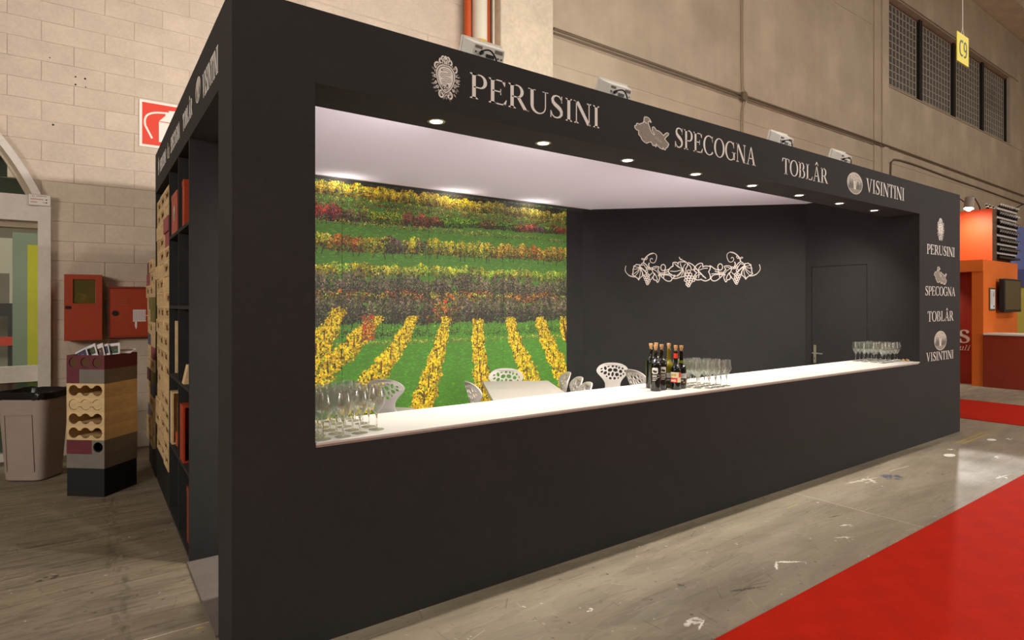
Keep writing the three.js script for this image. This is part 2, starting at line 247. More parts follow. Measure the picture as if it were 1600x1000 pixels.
{ // glazed clerestory windows with small-pane bars
  for (const [k, [x0, x1]] of [[18.44, 20.88], [21.2, 23.7], [24.03, 26.5], [26.84, 29.24]].entries()) {
    const w = structGroup('window_' + (k + 1)), y0 = 7.93, y1 = 10.55, z = WZ - 0.22;
    part('pane', bb(x0, x1, y0, y1, z - 0.02, z), std({ color: 0x5c5a57, roughness: 0.3 }), w);
    const bars = []; const nx = 10, ny = 12;
    for (let i = 0; i <= nx; i++) { const x = x0 + (x1 - x0) * i / nx; bars.push(bb(x - 0.009, x + 0.009, y0, y1, z, z + 0.02)); }
    for (let j = 0; j <= ny; j++) { const y = y0 + (y1 - y0) * j / ny; bars.push(bb(x0, x1, y - 0.011, y + 0.011, z, z + 0.02)); }
    const g = part('glazing_bars', bars, std({ color: 0xc6bcaa, roughness: 0.7 }), w); g.userData.kind = 'stuff';
    part('post', bb(x1 + 0.04, x1 + 0.25, y0, y1 + 0.05, z - 0.04, z + 0.1), std({ color: 0x241d16, roughness: 0.8 }), w);
    part('sill', bb(x0 - 0.03, x1 + 0.25, y0 - 0.03, y0, z, z + 0.24), M.concrete, w);
    part('head', bb(x0 - 0.03, x1 + 0.25, y1, y1 + 0.03, z, z + 0.05), std({ color: 0x7a5238, roughness: 0.7 }), w);
  }
}
struct('ceiling', bb(-14, 31.4, 13.6, 13.8, -5.3, 25.1), M.darkConcrete);
struct('wall_left', bb(-14.2, -14, 0, 13.6, -5.3, 25.1), M.concrete);
struct('wall_right', bb(31.2, 31.4, 0, 13.6, WZ, 25.1), M.concrete);
struct('wall_front', bb(-14, 31.4, 0, 13.6, 25, 25.2), M.concrete);
{ // column and the services beside it
  one('column', [rb(1.02, 13.4, 0.36, 0.02, 5.03, 6.7, WZ + 0.16)], M.column, 'wide pale concrete column rising behind the stand', 'column');
  const pipe = (x0, x1, z, m) => [cyl((x1 - x0) / 2, (x1 - x0) / 2, 12.3, (x0 + x1) / 2, 6.15, z)];
  one('fire_pipe', pipe(4.02, 4.13, WZ + 0.12), M.pipeRed, 'thick orange-red vertical pipe left of the white drain pipe', 'pipe');
  const dp = thing('drain_pipe', 'wide cream vertical drain pipe with a yellow band between two orange pipes', 'pipe', [4.26, 0, WZ + 0.16]);
  part('pipe', cyl(0.115, 0.115, 12.3, 0, 6.15, 0, 32), M.pipeWhite, dp); part('band', cyl(0.118, 0.118, 0.05, 0, 5.46, 0, 32), M.tapeYellow, dp, 'yellow band');
  one('fire_pipe', pipe(4.385, 4.455, WZ + 0.14), M.pipeRed, 'thin orange-red vertical pipe right of the white drain pipe', 'pipe');
  one('conduit', pipe(4.475, 4.5, WZ + 0.16), M.pipeGrey, 'grey vertical conduit nearest to the thin orange pipe', 'conduit');
  one('conduit', pipe(4.405, 4.43, WZ + 0.3), M.pipeWhite, 'thin white vertical conduit close to the column', 'conduit');
  // horizontal and vertical conduits on the right part of the wall
  one('conduit', [tube([[5.77, 6.13, WZ + 0.062], [11.1, 6.13, WZ + 0.062], [17.6, 6.14, WZ + 0.062], [31, 6.05, WZ + 0.062]], 0.022, 60, 6), tube([[5.77, 6.05, WZ + 0.062], [11.1, 6.06, WZ + 0.062], [18, 6.08, WZ + 0.062]], 0.016, 40, 6)], M.darkConcrete, 'long horizontal pair of brown conduits across the concrete wall', 'conduit');
  const cv = thing('conduit', 'vertical conduit with a round junction box crossing the horizontal pipes', 'conduit', [11.13, 0, WZ]);
  part('tube', [tube([[0, 12.3, 0.064], [0, 6.4, 0.064], [0.02, 6.25, 0.064], [0.1, 6.1, 0.1], [0.02, 5.92, 0.064], [0, 5.8, 0.064], [0, 2.6, 0.064]], 0.024, 60, 6)], std({ color: 0xbba98c, roughness: 0.7 }), cv);
  part('junction_box', [cyl(0.1, 0.1, 0.08).rotateX(Math.PI / 2).translate(-0.01, 6.1, 0.075)], M.darkConcrete, cv);
  one('conduit', [tube([[18.5, 3.5, WZ + 0.03], [18.5, 5.7, WZ + 0.03], [18.56, 5.78, WZ + 0.03], [24, 5.8, WZ + 0.03], [30.9, 5.72, WZ + 0.03]], 0.025, 60, 6)], M.darkConcrete, 'second brown conduit running below the windows beside the vertical wall joint', 'conduit');
}
{ // arched portal
  const d = structGroup('door_1'), z = WZ;
  const ring = (r0, r1, dep, z0) => { const s = new THREE.Shape(); s.absarc(ARC.x, ARC.y, r1, 0.38, Math.PI - 0.38, false); s.absarc(ARC.x, ARC.y, r0, Math.PI - 0.38, 0.38, true); return ext(s, dep, 0, 48).translate(0, 0, z0); };
  part('arch_frame', boxUV(ring(ARC.r - 0.06, ARC.r + 0.005, 0.1, z - 0.02)), M.frameWhite, d);
  part('arch_reveal', boxUV(ring(ARC.r - 0.11, ARC.r - 0.06, 0.3, z - 0.28)), M.frameSide, d);
  part('transom', [bb(-6.2, -0.905, 2.39, 2.645, z - 0.2, z + 0.075)], M.frameWhite, d);
  part('post', [bb(-0.905, -0.803, 0, 2.645, z - 0.12, z + 0.085)], M.frameWhite, d);
  part('rail', [bb(-6.2, -0.905, 0.778, 0.936, z - 0.16, z - 0.06)], M.frameWhite, d);
  part('rail', [bb(-6.2, -0.905, 0.0, 0.078, z - 0.16, z - 0.04)], M.frameWhite, d);
  part('head_rail', [bb(-6.2, -0.905, 2.33, 2.39, z - 0.18, z - 0.02)], M.frameSide, d);
  part('pane', bb(-6.2, -0.905, 0.936, 2.33, z - 0.115, z - 0.109), M.pane, d);
  part('pane', bb(-6.2, -0.905, 0.078, 0.778, z - 0.115, z - 0.109), M.paneGreen, d);
  const s = new THREE.Shape(); s.moveTo(-6.2, 2.645); s.lineTo(-0.97, 2.645); for (let k = 0; k <= 24; k++) { const a = 0.4 + (Math.PI - 0.8) * k / 24; s.lineTo(ARC.x + Math.cos(a) * 2.745, ARC.y + Math.sin(a) * 2.745); }
  part('pane', boxUV(ext(s, 0.006).translate(0, 0, z - 0.2)), M.paneGreen, d);
  part('muntin', [bb(-0.02, 0.02, -1.6, 0.0, 0, 0.04)].map((g) => g.rotateZ(1.0).translate(-1.0, 2.66, z - 0.2)), M.frameWhite, d);
  // small notice on the corner of the frame
  const nt = canvasTex(256, 160, (c, w, h) => { c.fillStyle = '#e2d9cc'; c.fillRect(0, 0, w, h); c.strokeStyle = '#8f8376'; c.lineWidth = 4; c.strokeRect(2, 2, w - 4, h - 4); c.fillStyle = '#6e635a'; c.fillRect(88, 20, 120, 7); c.beginPath(); c.arc(56, 28, 12, 0, 7); c.stroke(); c.fillStyle = '#a5623c'; c.fillRect(24, 66, 150, 9); c.fillRect(24, 108, 76, 9); c.fillRect(164, 112, 26, 7); c.fillStyle = '#3d3936'; c.beginPath(); c.arc(206, 72, 10, 0, 7); c.arc(206, 114, 10, 0, 7); c.fill(); });
  const n = thing('notice_plate', 'small white notice plate on the upper corner of the door frame', 'sign', [-0.89, 2.6, z + 0.09]);
  part('plate', bx(0.178, 0.112, 0.006), M.frameWhite, n); part('print', new THREE.PlaneGeometry(0.176, 0.11).translate(0, 0, 0.0045), std({ map: nt, roughness: 0.6 }), n);
  // lobby behind the portal
  struct('floor_lobby', bb(-9, 2, -0.1, 0, -11.2, WZ - 0.42), std({ color: 0x8e867b, roughness: 0.35 }));
  struct('wall_lobby', [bb(-9, 2, 0, 5.2, -11.3, -11.1), bb(-9.1, -8.9, 0, 5.2, -11.2, WZ - 0.42), bb(1.9, 2.1, 0, 5.2, -11.2, WZ - 0.42), bb(-9, 2, 5.1, 5.3, -11.2, WZ - 0.42)], std({ color: 0xb3aca2, roughness: 0.8 }));
  one('banner', [bb(-1.1, -0.7, 0.0, 2.29, -6.62, -6.6)], std({ color: 0xe3dd10, roughness: 0.6 }), 'tall yellow banner standing behind the glass door', 'banner');
  one('partition', [bb(-1.245, -0.8, 0.0, 2.44, -6.72, -6.66)], std({ color: 0x92a596, roughness: 0.6 }), 'pale grey-green panel behind the glass door beside the yellow banner', 'panel');
  one('barrier', [bb(-4.4, -1.3, 0.94, 1.07, -9.1, -9.0), bb(-4.4, -4.3, 0, 0.94, -9.1, -9.0), bb(-1.4, -1.3, 0, 0.94, -9.1, -9.0)], M.signRed, 'red barrier rail far behind the glass door', 'barrier');
  one('display_board', [bb(-4.2, -1.36, 2.05, 2.6, -9.45, -9.4), bb(-4.1, -4.0, 0, 2.05, -9.45, -9.4), bb(-1.5, -1.4, 0, 2.05, -9.45, -9.4)], M.whiteMatt, 'pale display board far behind the glass door', 'board');
  one('sign_board', [bb(-3.4, -1.44, 1.38, 1.58, -9.2, -9.16), bb(-3.4, -3.34, 0, 1.38, -9.2, -9.16), bb(-1.5, -1.44, 0, 1.38, -9.2, -9.16)], M.blackPlastic, 'low black board behind the glass door', 'board');
  const lamp = thing('ceiling_light', 'long white lamp on the lobby ceiling behind the glass', 'lamp', [-2.2, 5.05, -5.9]);
  part('housing', bx(1.6, 0.06, 0.3), M.white, lamp); part('diffuser', bx(1.5, 0.02, 0.24, 0, -0.04, 0), M.glow(0xfff6e6, 2.5), lamp);
  const ra = new THREE.RectAreaLight(0xfff4e4, LIGHT.lobby, 1.5, 0.24); ra.position.set(0, -0.06, 0); ra.rotation.x = -Math.PI / 2; lamp.add(ra);
}

// ================================================================ SETTING: the dark wine stand
const TOPY = 2.905, SOF = 2.567, LEN = 8.22, BACK = -3.51, CEILY = 2.857;
{
  const s = poly([[0, 0], [LEN, 0], [LEN, TOPY], [0, TOPY]]);
  s.holes.push(new THREE.Path([V2(0.35, 0.895), V2(7.02, 0.895), V2(7.02, SOF), V2(0.35, SOF)]));
  struct('wall_stand_front', boxUV(ext(s, 0.32).translate(0, 0, -0.32)), M.black);
  struct('wall_stand_left', [bb(0, 0.39, 2.555, TOPY, BACK, -0.32), bb(0.379, 0.39, 0.012, 2.555, -3.3, -1.31)], M.black);
  struct('wall_stand_rear', [bb(0.392, LEN, 0, TOPY, BACK, -3.31)], M.black);
  struct('wall_stand_right', [bb(8.17, LEN, 0, TOPY, -3.31, -0.32)], M.black);
  // diagonal wall of the store room and the wall with its flush door
  const dl = Math.hypot(7.02 - 5.006, 3.31 - 1.29);
  const dg = bb(0, dl, 0, TOPY - 0.02, -0.05, 0); dg.rotateY(-Math.atan2(3.31 - 1.29, 7.02 - 5.006)).translate(5.006, 0, -3.31); struct('wall_stand_diagonal', dg, M.black);
  const w = new THREE.Shape([V2(-1.29, 0), V2(-1.21, 0), V2(-1.21, 2.04), V2(-0.543, 2.04), V2(-0.543, 0), V2(-0.32, 0), V2(-0.32, TOPY - 0.02), V2(-1.29, TOPY - 0.02)]);
  struct('wall_stand_store', boxUV(ext(w, 0.06).rotateY(-Math.PI / 2).translate(7.08, 0, 0)), M.black);
  const d = structGroup('door_2');
  part('door_leaf', bb(7.023, 7.06, 0.006, 2.034, -1.204, -0.549), M.black, d);
  part('stop', bb(7.06, 7.075, 0, 2.04, -1.21, -0.543), M.blackGap, d);
  part('door_plate', [rb(0.012, 0.23, 0.034, 0.005, 7.018, 0.932, -1.165)], M.steel, d);
  part('door_handle', [cyl(0.009, 0.009, 0.045).rotateZ(Math.PI / 2).translate(6.995, 0.945, -1.165), tube([[6.975, 0.945, -1.18], [6.972, 0.945, -1.12], [6.975, 0.943, -1.05]], 0.009, 12, 10)], M.steel, d);
  part('keyhole', [cyl(0.006, 0.006, 0.003).rotateZ(Math.PI / 2).translate(7.0115, 0.878, -1.165), bx(0.003, 0.014, 0.005, 7.0115, 0.869, -1.165)], M.blackGap, d);
  // stretched white ceiling, a slot left open along the mural
  const c = poly([[0.35, 0.32], [7.02, 0.32], [7.02, 1.29], [5.09, 3.22], [0.35, 3.22]]);
  const cg = new THREE.ShapeGeometry(c).rotateX(-Math.PI / 2).scale(1, 1, 1).translate(0, CEILY, 0); // y of the shape runs towards -z
  struct('ceiling_stand', boxUV(cg), M.membrane);
  struct('trim_1', [bb(0.35, 5.09, CEILY - 0.004, CEILY + 0.012, -3.226, -3.214)], M.whiteMatt);
  struct('floor_stand', [bb(0.395, LEN - 0.06, 0, 0.012, -3.31, -0.32)], std({ map: again(grain([214, 208, 214], 0.06), 1), roughness: 0.45 })); one('door_mat', [bb(-0.012, 0.39, 0, 0.012, -1.294, -0.321)], M.greyMat, 'grey mat on the floor of the side doorway of the stand', 'mat');
}
{ // counter top, two boards thick
  const t = thing('counter_top', 'long white counter top running along the opening of the dark stand', 'counter', [0, 0, 0]);
  part('board', [rb(6.664, 0.0145, 0.53, 0.003, 3.685, 0.9145, -0.26)], M.counter, t); part('board', [rb(6.664, 0.0105, 0.5, 0.003, 3.685, 0.9012, -0.255)], M.whiteMatt, t);
}
// ---------------------------------------------------------------- serif lettering, drawn letter by letter
const ST = 0.155, TH = 0.05, SF = 0.028;      // stem, hairline, serif thickness as shares of the capital height
const ribbon = (pts) => { // [x, y, width, ...] centre line with widths -> closed polygon
  const L = [], R = []; for (let i = 0; i < pts.length; i++) { const a = pts[Math.max(0, i - 1)], b = pts[Math.min(pts.length - 1, i + 1)], l = Math.hypot(b[0] - a[0], b[1] - a[1]) || 1, nx = -(b[1] - a[1]) / l, ny = (b[0] - a[0]) / l, w = pts[i][2] / 2; L.push([pts[i][0] + nx * w, pts[i][1] + ny * w]); R.push([pts[i][0] - nx * w, pts[i][1] - ny * w]); }
  return [...L, ...R.reverse()];
};
const rect = (x0, y0, x1, y1) => [[x0, y0], [x1, y0], [x1, y1], [x0, y1]];
const serif = (x, w, y, up) => { const s = up ? 1 : -1, e = 0.10; return [[x - e, y], [x + w + e, y], [x + w + e, y + s * SF], [x + w + 0.02, y + s * (SF + 0.045)], [x - 0.02, y + s * (SF + 0.045)], [x - e, y + s * SF]]; };
const stem = (x, w = ST) => [rect(x, 0, x + w, 1), serif(x, w, 0, true), serif(x, w, 1, false)];
const arcPts = (cx, cy, rx, ry, a0, a1, w0, w1, n = 18) => Array.from({ length: n + 1 }, (_, i) => { const t = i / n, a = a0 + (a1 - a0) * t, c = Math.abs(Math.cos(a)); return [cx + Math.cos(a) * rx, cy + Math.sin(a) * ry, w0 + (w1 - w0) * c * c]; });
const bowl = (x, y0, y1, rx) => ribbon([[x, y1 - TH / 2, TH], [x + rx * 0.45, y1 - TH / 2, TH], ...arcPts(x + rx * 0.45, (y0 + y1) / 2, rx * 0.55 - ST * 0.42 + 0.02, (y1 - y0) / 2 - TH / 2, Math.PI / 2, -Math.PI / 2, TH, ST * 0.98), [x + rx * 0.45, y0 + TH / 2, TH], [x, y0 + TH / 2, TH]]);
const diag = (x0, y0, x1, y1, w) => [[x0, y0], [x0 + w, y0], [x1 + w, y1], [x1, y1]];
const tip = (x, y, up, h = 0.2, left = true) => [[x - 0.022, y], [x + 0.022, y], [x + (left ? 0.022 : 0.0), y + (up ? h : -h)], [x + (left ? 0.0 : -0.022), y + (up ? h : -h)]];
const FACE = {
  I: [0.5, () => stem(0.17)],
  P: [0.84, () => [...stem(0.13), bowl(0.2, 0.44, 1, 0.56)]],
  R: [1.0, () => [...stem(0.13), bowl(0.2, 0.46, 1, 0.54), [[0.42, 0.5], [0.59, 0.5], [0.92, 0.06], [1.02, 0.0], [0.78, 0.0]], rect(0.78, 0, 1.03, SF)]],
  B: [0.95, () => [...stem(0.13), bowl(0.2, 0.5, 1, 0.5), bowl(0.2, 0, 0.55, 0.6)]],
  E: [0.92, () => [...stem(0.13), rect(0.2, 0, 0.82, TH), rect(0.2, 1 - TH, 0.78, 1), rect(0.2, 0.5, 0.6, 0.5 + TH), [[0.82, 0], [0.87, 0.24], [0.84, 0.24], [0.7, TH], [0.7, 0]], [[0.79, 1], [0.79, 0.78], [0.76, 0.78], [0.66, 1 - TH], [0.66, 1]], rect(0.57, 0.4, 0.605, 0.65)]],
  L: [0.9, () => [...stem(0.13), rect(0.2, 0, 0.8, TH), [[0.8, 0], [0.87, 0.26], [0.84, 0.26], [0.68, TH], [0.68, 0]]]],
  T: [0.92, () => [rect(0.385, 0, 0.385 + ST, 1), serif(0.385, ST, 0, true), rect(0.04, 1 - TH, 0.88, 1), [[0.04, 1], [0.02, 0.75], [0.05, 0.75], [0.18, 1 - TH], [0.18, 1]], [[0.88, 1], [0.9, 0.75], [0.87, 0.75], [0.74, 1 - TH], [0.74, 1]]]],
  N: [1.08, () => [rect(0.15, 0, 0.15 + TH, 0.97), serif(0.15, TH, 0, true), rect(0.02, 1 - SF, 0.28, 1), diag(0.86 - 0.06, 0, 0.1, 1, 0.2), rect(0.88, 0, 0.88 + TH, 1), serif(0.88, TH, 1, false)]],
  V: [1.08, () => [diag(0.45, 0, 0.12, 1, 0.185).map(([x, y]) => [y < 0.5 ? (x > 0.5 ? 0.58 : 0.5) : x, y]), [[0.5, 0], [0.58, 0], [0.92, 1], [0.86, 1]], rect(0.0, 1 - SF, 0.42, 1), rect(0.74, 1 - SF, 1.04, 1)]],
  A: [1.08, () => [[[0.5, 1.01], [0.56, 1.01], [0.2, 0], [0.14, 0]], [[0.49, 1.01], [0.57, 1.01], [0.95, 0], [0.76, 0]], rect(0.28, 0.33, 0.76, 0.33 + TH), rect(0.02, 0, 0.32, SF), rect(0.66, 0, 1.06, SF)]],
  U: [1.06, () => [rect(0.0, 1 - SF, 0.38, 1), rect(0.74, 1 - SF, 1.04, 1), ribbon([[0.195, 1, ST], [0.195, 0.36, ST], ...Array.from({ length: 15 }, (_, i) => { const a = Math.PI + Math.PI * (i + 1) / 16; return [0.54 + Math.cos(a) * 0.345, 0.34 + Math.sin(a) * 0.31, ST + (TH - ST) * Math.min(1, (i + 1) / 9)]; }), [0.885, 0.36, TH], [0.885, 1, TH]])]],
  O: [1.1, () => [ribbon([...arcPts(0.54, 0.5, 0.43, 0.49, 0, Math.PI * 2, TH * 0.85, ST * 1.05, 40)])]],
  C: [1.0, () => [ribbon(arcPts(0.55, 0.5, 0.46, 0.49, 0.75, Math.PI * 2 - 0.72, TH, ST * 1.05, 34)), rect(0.86, 0.68, 0.9, 1.0), [[0.86, 0.7], [0.9, 0.7], [0.84, 0.92], [0.78, 0.92]]]],
  G: [1.1, () => [ribbon(arcPts(0.55, 0.5, 0.46, 0.49, 0.75, Math.PI * 2 - 0.75, TH, ST * 1.05, 34)), rect(0.86, 0.68, 0.9, 1.0), rect(0.83, 0.05, 0.83 + ST, 0.44), rect(0.7, 0.42, 1.08, 0.42 + SF)]],
  S: [0.84, () => [ribbon([[0.7, 0.74, 0.05], [0.66, 0.87, 0.05], [0.55, 0.965, 0.055], [0.4, 0.98, 0.06], [0.26, 0.92, 0.095], [0.2, 0.8, 0.135], [0.23, 0.68, 0.16], [0.34, 0.585, 0.175], [0.48, 0.51, 0.18], [0.6, 0.43, 0.175], [0.68, 0.33, 0.155], [0.68, 0.2, 0.13], [0.6, 0.09, 0.09], [0.45, 0.025, 0.06], [0.3, 0.035, 0.055], [0.18, 0.12, 0.05], [0.12, 0.28, 0.045]]), rect(0.675, 0.7, 0.715, 1.0), rect(0.09, 0.0, 0.13, 0.3)]],
};
FACE['Â'] = [1.08, () => [...FACE.A[1](), [[0.32, 1.06], [0.38, 1.06], [0.535, 1.2], [0.69, 1.06], [0.75, 1.06], [0.57, 1.3], [0.5, 1.3]]]];
const glyphs = {};
function glyph(ch) {
  if (!glyphs[ch]) {
    const gs = FACE[ch][1]().map((p) => { let a = 0; for (let i = 0; i < p.length; i++) { const q = p[(i + 1) % p.length]; a += p[i][0] * q[1] - q[0] * p[i][1]; } return ext(poly(a < 0 ? [...p].reverse() : p), 1); });
    glyphs[ch] = join(gs);
  }
  return glyphs[ch];
}
function lettering(word, label, pos, width, height, turn = 0, group) {   // cut vinyl letters, each a part; pos = lower left corner on the wall face
  const o = thing('lettering', label, 'lettering', pos, turn, group); let total = 0; for (const c of word) total += FACE[c][0]; total -= 0.1;
  let x = 0; const k = width / total;
  for (const c of word) { const m = part('letter', glyph(c), M.vinyl, o); m.position.set(x * k, 0, 0); m.scale.set(k, height, 0.0012); x += FACE[c][0]; }
  return o;
}
lettering('PERUSINI', 'large white serif lettering beside the crest on the front fascia', [1.172, 2.667, 0], 0.955, 0.137);
lettering('SPECOGNA', 'white serif lettering beside the two birds on the front fascia', [2.853, 2.664, 0], 0.99, 0.142);
lettering('TOBLÂR', 'white serif lettering with a circumflex accent on the front fascia', [4.235, 2.655, 0], 0.75, 0.135);
lettering('VISINTINI', 'white serif lettering beside the round landscape emblem on the front fascia', [5.745, 2.668, 0], 0.87, 0.138);
lettering('PERUSINI', 'small white lettering under the crest on the right pillar', [7.22, 2.134, 0], 0.82, 0.112);
lettering('SPECOGNA', 'small white lettering under the birds on the right pillar', [7.168, 1.662, 0], 0.89, 0.106);
lettering('TOBLÂR', 'small white lettering with circumflex on the right pillar', [7.24, 1.364, 0], 0.755, 0.118);
lettering('VISINTINI', 'small white lettering under the round emblem on the right pillar', [7.2, 0.91, 0], 0.8, 0.102);
const LT = -Math.PI / 2;     // onto the left side, which faces -x
lettering('PERUSINI', 'white lettering farthest back on the left side fascia', [0, 2.672, -3.1], 0.47, 0.105, LT);
lettering('SPECOGNA', 'white lettering beside the birds on the left side fascia', [0, 2.666, -2.29], 0.53, 0.11, LT);
lettering('TOBLÂR', 'white lettering with circumflex on the left side fascia', [0, 2.662, -1.6], 0.42, 0.108, LT);
lettering('VISINTINI', 'white lettering nearest the front corner on the left side fascia', [0, 2.64, -0.79], 0.46, 0.13, LT);

// ---------------------------------------------------------------- printed emblems
const texCrest = canvasTex(512, 512, (c) => {
  c.translate(256, 256); const W = '#f2ede3', D = '#4a443d'; c.lineCap = 'round'; c.lineJoin = 'round';
  const leaf = (x, y, a, l, w) => { c.save(); c.translate(x, y); c.rotate(a); c.beginPath(); c.moveTo(0, 0); c.quadraticCurveTo(l * 0.5, -w, l, 0); c.quadraticCurveTo(l * 0.5, w, 0, 0); c.fillStyle = W; c.fill(); c.strokeStyle = D; c.lineWidth = 3; c.stroke(); c.beginPath(); c.moveTo(4, 0); c.lineTo(l * 0.8, 0); c.stroke(); c.restore(); };
  const curl = (x, y, r, a0, turns, w, dir = 1) => { for (const [col, lw] of [[D, w + 8], [W, w]]) { c.strokeStyle = col; c.lineWidth = lw; c.beginPath(); for (let i = 0; i <= 40; i++) { const t = i / 40, a = a0 + dir * t * turns * 6.28, q = r * (1 - 0.75 * t); c.lineTo(x + Math.cos(a) * q, y + Math.sin(a) * q); } c.stroke(); } };
  for (let k = 0; k < 46; k++) { const a = k / 46 * 6.28 + rr(-0.05, 0.05), rx = 150, ry = 180; if (Math.sin(a) < -0.82) continue; leaf(Math.cos(a) * rx, Math.sin(a) * ry + 6, a + rr(-0.6, 0.6), rr(38, 62), rr(10, 17)); }
  for (let k = 0; k < 18; k++) { const a = k / 18 * 6.28; curl(Math.cos(a) * 142, Math.sin(a) * 168, rr(18, 30), rr(0, 6), 1.1, 9, k % 2 ? 1 : -1); }
  for (const s of [-1, 1]) { curl(s * 60, -170, 54, Math.PI / 2 + s * 1.2, 0.7, 20, s); curl(s * 30, -214, 30, 1.6, 1.0, 16, -s); curl(s * 52, 178, 46, -1.6, 0.9, 18, s); curl(s * 118, -110, 46, -1.2, 0.6, 18, s); }
  c.beginPath(); c.arc(0, -222, 24, 0, 7); c.fillStyle = W; c.fill(); c.strokeStyle = D; c.lineWidth = 4; c.stroke();
  for (const [rx, ry, col] of [[136, 164, D], [128, 156, W], [112, 142, D], [104, 134, W]]) { c.fillStyle = col; c.beginPath(); c.moveTo(0, ry); c.bezierCurveTo(-rx * 0.6, ry * 0.8, -rx * 1.05, ry * 0.2, -rx, -ry * 0.4); c.bezierCurveTo(-rx * 0.8, -ry * 0.9, -rx * 0.3, -ry, 0, -ry * 0.92); c.bezierCurveTo(rx * 0.3, -ry, rx * 0.8, -ry * 0.9, rx, -ry * 0.4); c.bezierCurveTo(rx * 1.05, ry * 0.2, rx * 0.6, ry * 0.8, 0, ry); c.fill(); }
  for (const [col, lw] of [[D, 22], [W, 12]]) { c.strokeStyle = col; c.lineWidth = lw; c.beginPath(); c.moveTo(-40, -86); c.bezierCurveTo(10, -110, 66, -84, 60, -60); c.bezierCurveTo(54, -34, -62, -62, -62, -28); c.bezierCurveTo(-62, 4, 66, -26, 62, 10); c.bezierCurveTo(58, 40, -50, 8, -46, 36); c.bezierCurveTo(-42, 58, 20, 52, 26, 74); c.stroke(); }
  c.fillStyle = D; for (const [x, y, r] of [[-44, 84, 15], [-14, 96, 16], [20, 92, 17], [-30, 108, 13], [10, 112, 13], [-52, -84, 10], [24, 70, 10]]) { c.beginPath(); c.arc(x, y, r, 0, 7); c.fill(); }
  c.fillStyle = W; for (const [x, y, r] of [[-44, 84, 8], [-14, 96, 9], [20, 92, 10], [10, 112, 6]]) { c.beginPath(); c.arc(x, y, r, 0, 7); c.fill(); }
  leaf(40, 196, 1.0, 60, 9);
});
const birdPath = (c) => { c.beginPath(); [[368, 205], [380, 185], [425, 172], [470, 188], [495, 220], [520, 275], [505, 285], [480, 255], [455, 285], [460, 340], [485, 400], [510, 490], [540, 540], [580, 570], [595, 555], [570, 515], [545, 475], [545, 395], [575, 372], [605, 395], [630, 440], [690, 445], [740, 475], [795, 530], [850, 455], [890, 432], [918, 452], [905, 490], [850, 560], [825, 615], [870, 660], [918, 715], [890, 800], [845, 845], [838, 885], [805, 880], [790, 840], [775, 885], [720, 868], [650, 815], [630, 785], [628, 860], [605, 850], [592, 825], [560, 848], [520, 765], [470, 785], [420, 825], [370, 808], [320, 765], [290, 695], [250, 660], [245, 560], [205, 555], [170, 520], [165, 470], [200, 440], [205, 400], [235, 385], [268, 400], [300, 365], [335, 350], [360, 300]].forEach(([x, y], i) => (i ? c.lineTo(x, y) : c.moveTo(x, y))); c.closePath(); };
const texBird = canvasTex(512, 512, (c) => {
  c.scale(0.62, 0.62); c.translate(-130, -120); c.lineJoin = 'round';
  birdPath(c); c.fillStyle = '#8d8577'; c.fill(); c.save(); birdPath(c); c.clip();
  for (let k = 0; k < 900; k++) { const x = rr(160, 920), y = rr(180, 880), v = rr(90, 185); c.fillStyle = `rgba(${v},${v * 0.95},${v * 0.86},0.6)`; c.beginPath(); c.ellipse(x, y, rr(4, 16), rr(3, 8), rr(0, 3), 0, 7); c.fill(); }
  c.strokeStyle = '#d9d1c2'; c.lineWidth = 7; for (let k = 0; k < 5; k++) { c.beginPath(); c.arc(650 + k * 30, 640 + k * 18, 34, 2.4, 4.6); c.stroke(); }
  c.strokeStyle = '#6a6155'; c.lineWidth = 6; c.beginPath(); c.moveTo(640, 480); c.quadraticCurveTo(740, 520, 790, 620); c.stroke(); c.beginPath(); c.moveTo(330, 420); c.quadraticCurveTo(300, 540, 340, 700); c.stroke(); c.restore();
  birdPath(c); c.strokeStyle = '#e6dfd2'; c.lineWidth = 20; c.stroke(); c.lineWidth = 22; c.beginPath(); c.moveTo(365, 305); c.lineTo(430, 332); c.stroke(); c.beginPath(); c.moveTo(490, 240); c.lineTo(515, 275); c.stroke();
});
const texMedal = canvasTex(384, 384, (c) => {
  c.translate(192, 192); c.save(); c.beginPath(); c.arc(0, 0, 184, 0, 7); c.clip(); c.fillStyle = '#cfc8ba'; c.fillRect(-200, -200, 400, 400);
  for (let k = 0; k < 260; k++) { const x = rr(-190, 190), v = rr(120, 200); c.fillStyle = `rgba(${v},${v * 0.97},${v * 0.9},0.5)`; c.beginPath(); c.ellipse(x, rr(-190, 190), rr(8, 30), rr(3, 9), 0, 0, 7); c.fill(); }
  for (let k = 0; k < 30; k++) { const left = k % 3, x = left ? (rnd() < 0.5 ? rr(-180, -50) : rr(40, 180)) : rr(-180, 180), b = rr(60, 110), h = rr(90, 190) * (Math.abs(x) > 40 ? 1 : 0.3), v = rr(70, 120); c.fillStyle = `rgb(${v},${v},${v * 0.9})`; c.beginPath(); c.moveTo(x, b - h); c.lineTo(x + rr(14, 24), b + 30); c.lineTo(x - rr(14, 24), b + 30); c.fill(); }
  c.fillStyle = '#9a9486'; c.fillRect(-200, 96, 400, 110); c.fillStyle = '#e0dacd'; c.fillRect(-30, -40, 36, 130); c.fillRect(-34, 40, 60, 64); c.fillStyle = '#7c766a'; for (let k = 0; k < 80; k++) c.fillRect(rr(-180, 180), rr(96, 180), rr(10, 40), 3); c.restore();
  c.beginPath(); c.arc(0, 0, 183, 0, 7); c.strokeStyle = '#ded6c8'; c.lineWidth = 12; c.stroke();
});
const decalMat = (t) => std({ map: t, alphaTest: 0.5, transparent: false, roughness: 0.6, side: THREE.DoubleSide });
M.crest = decalMat(texCrest); M.bird = decalMat(texBird); M.medal = decalMat(texMedal);
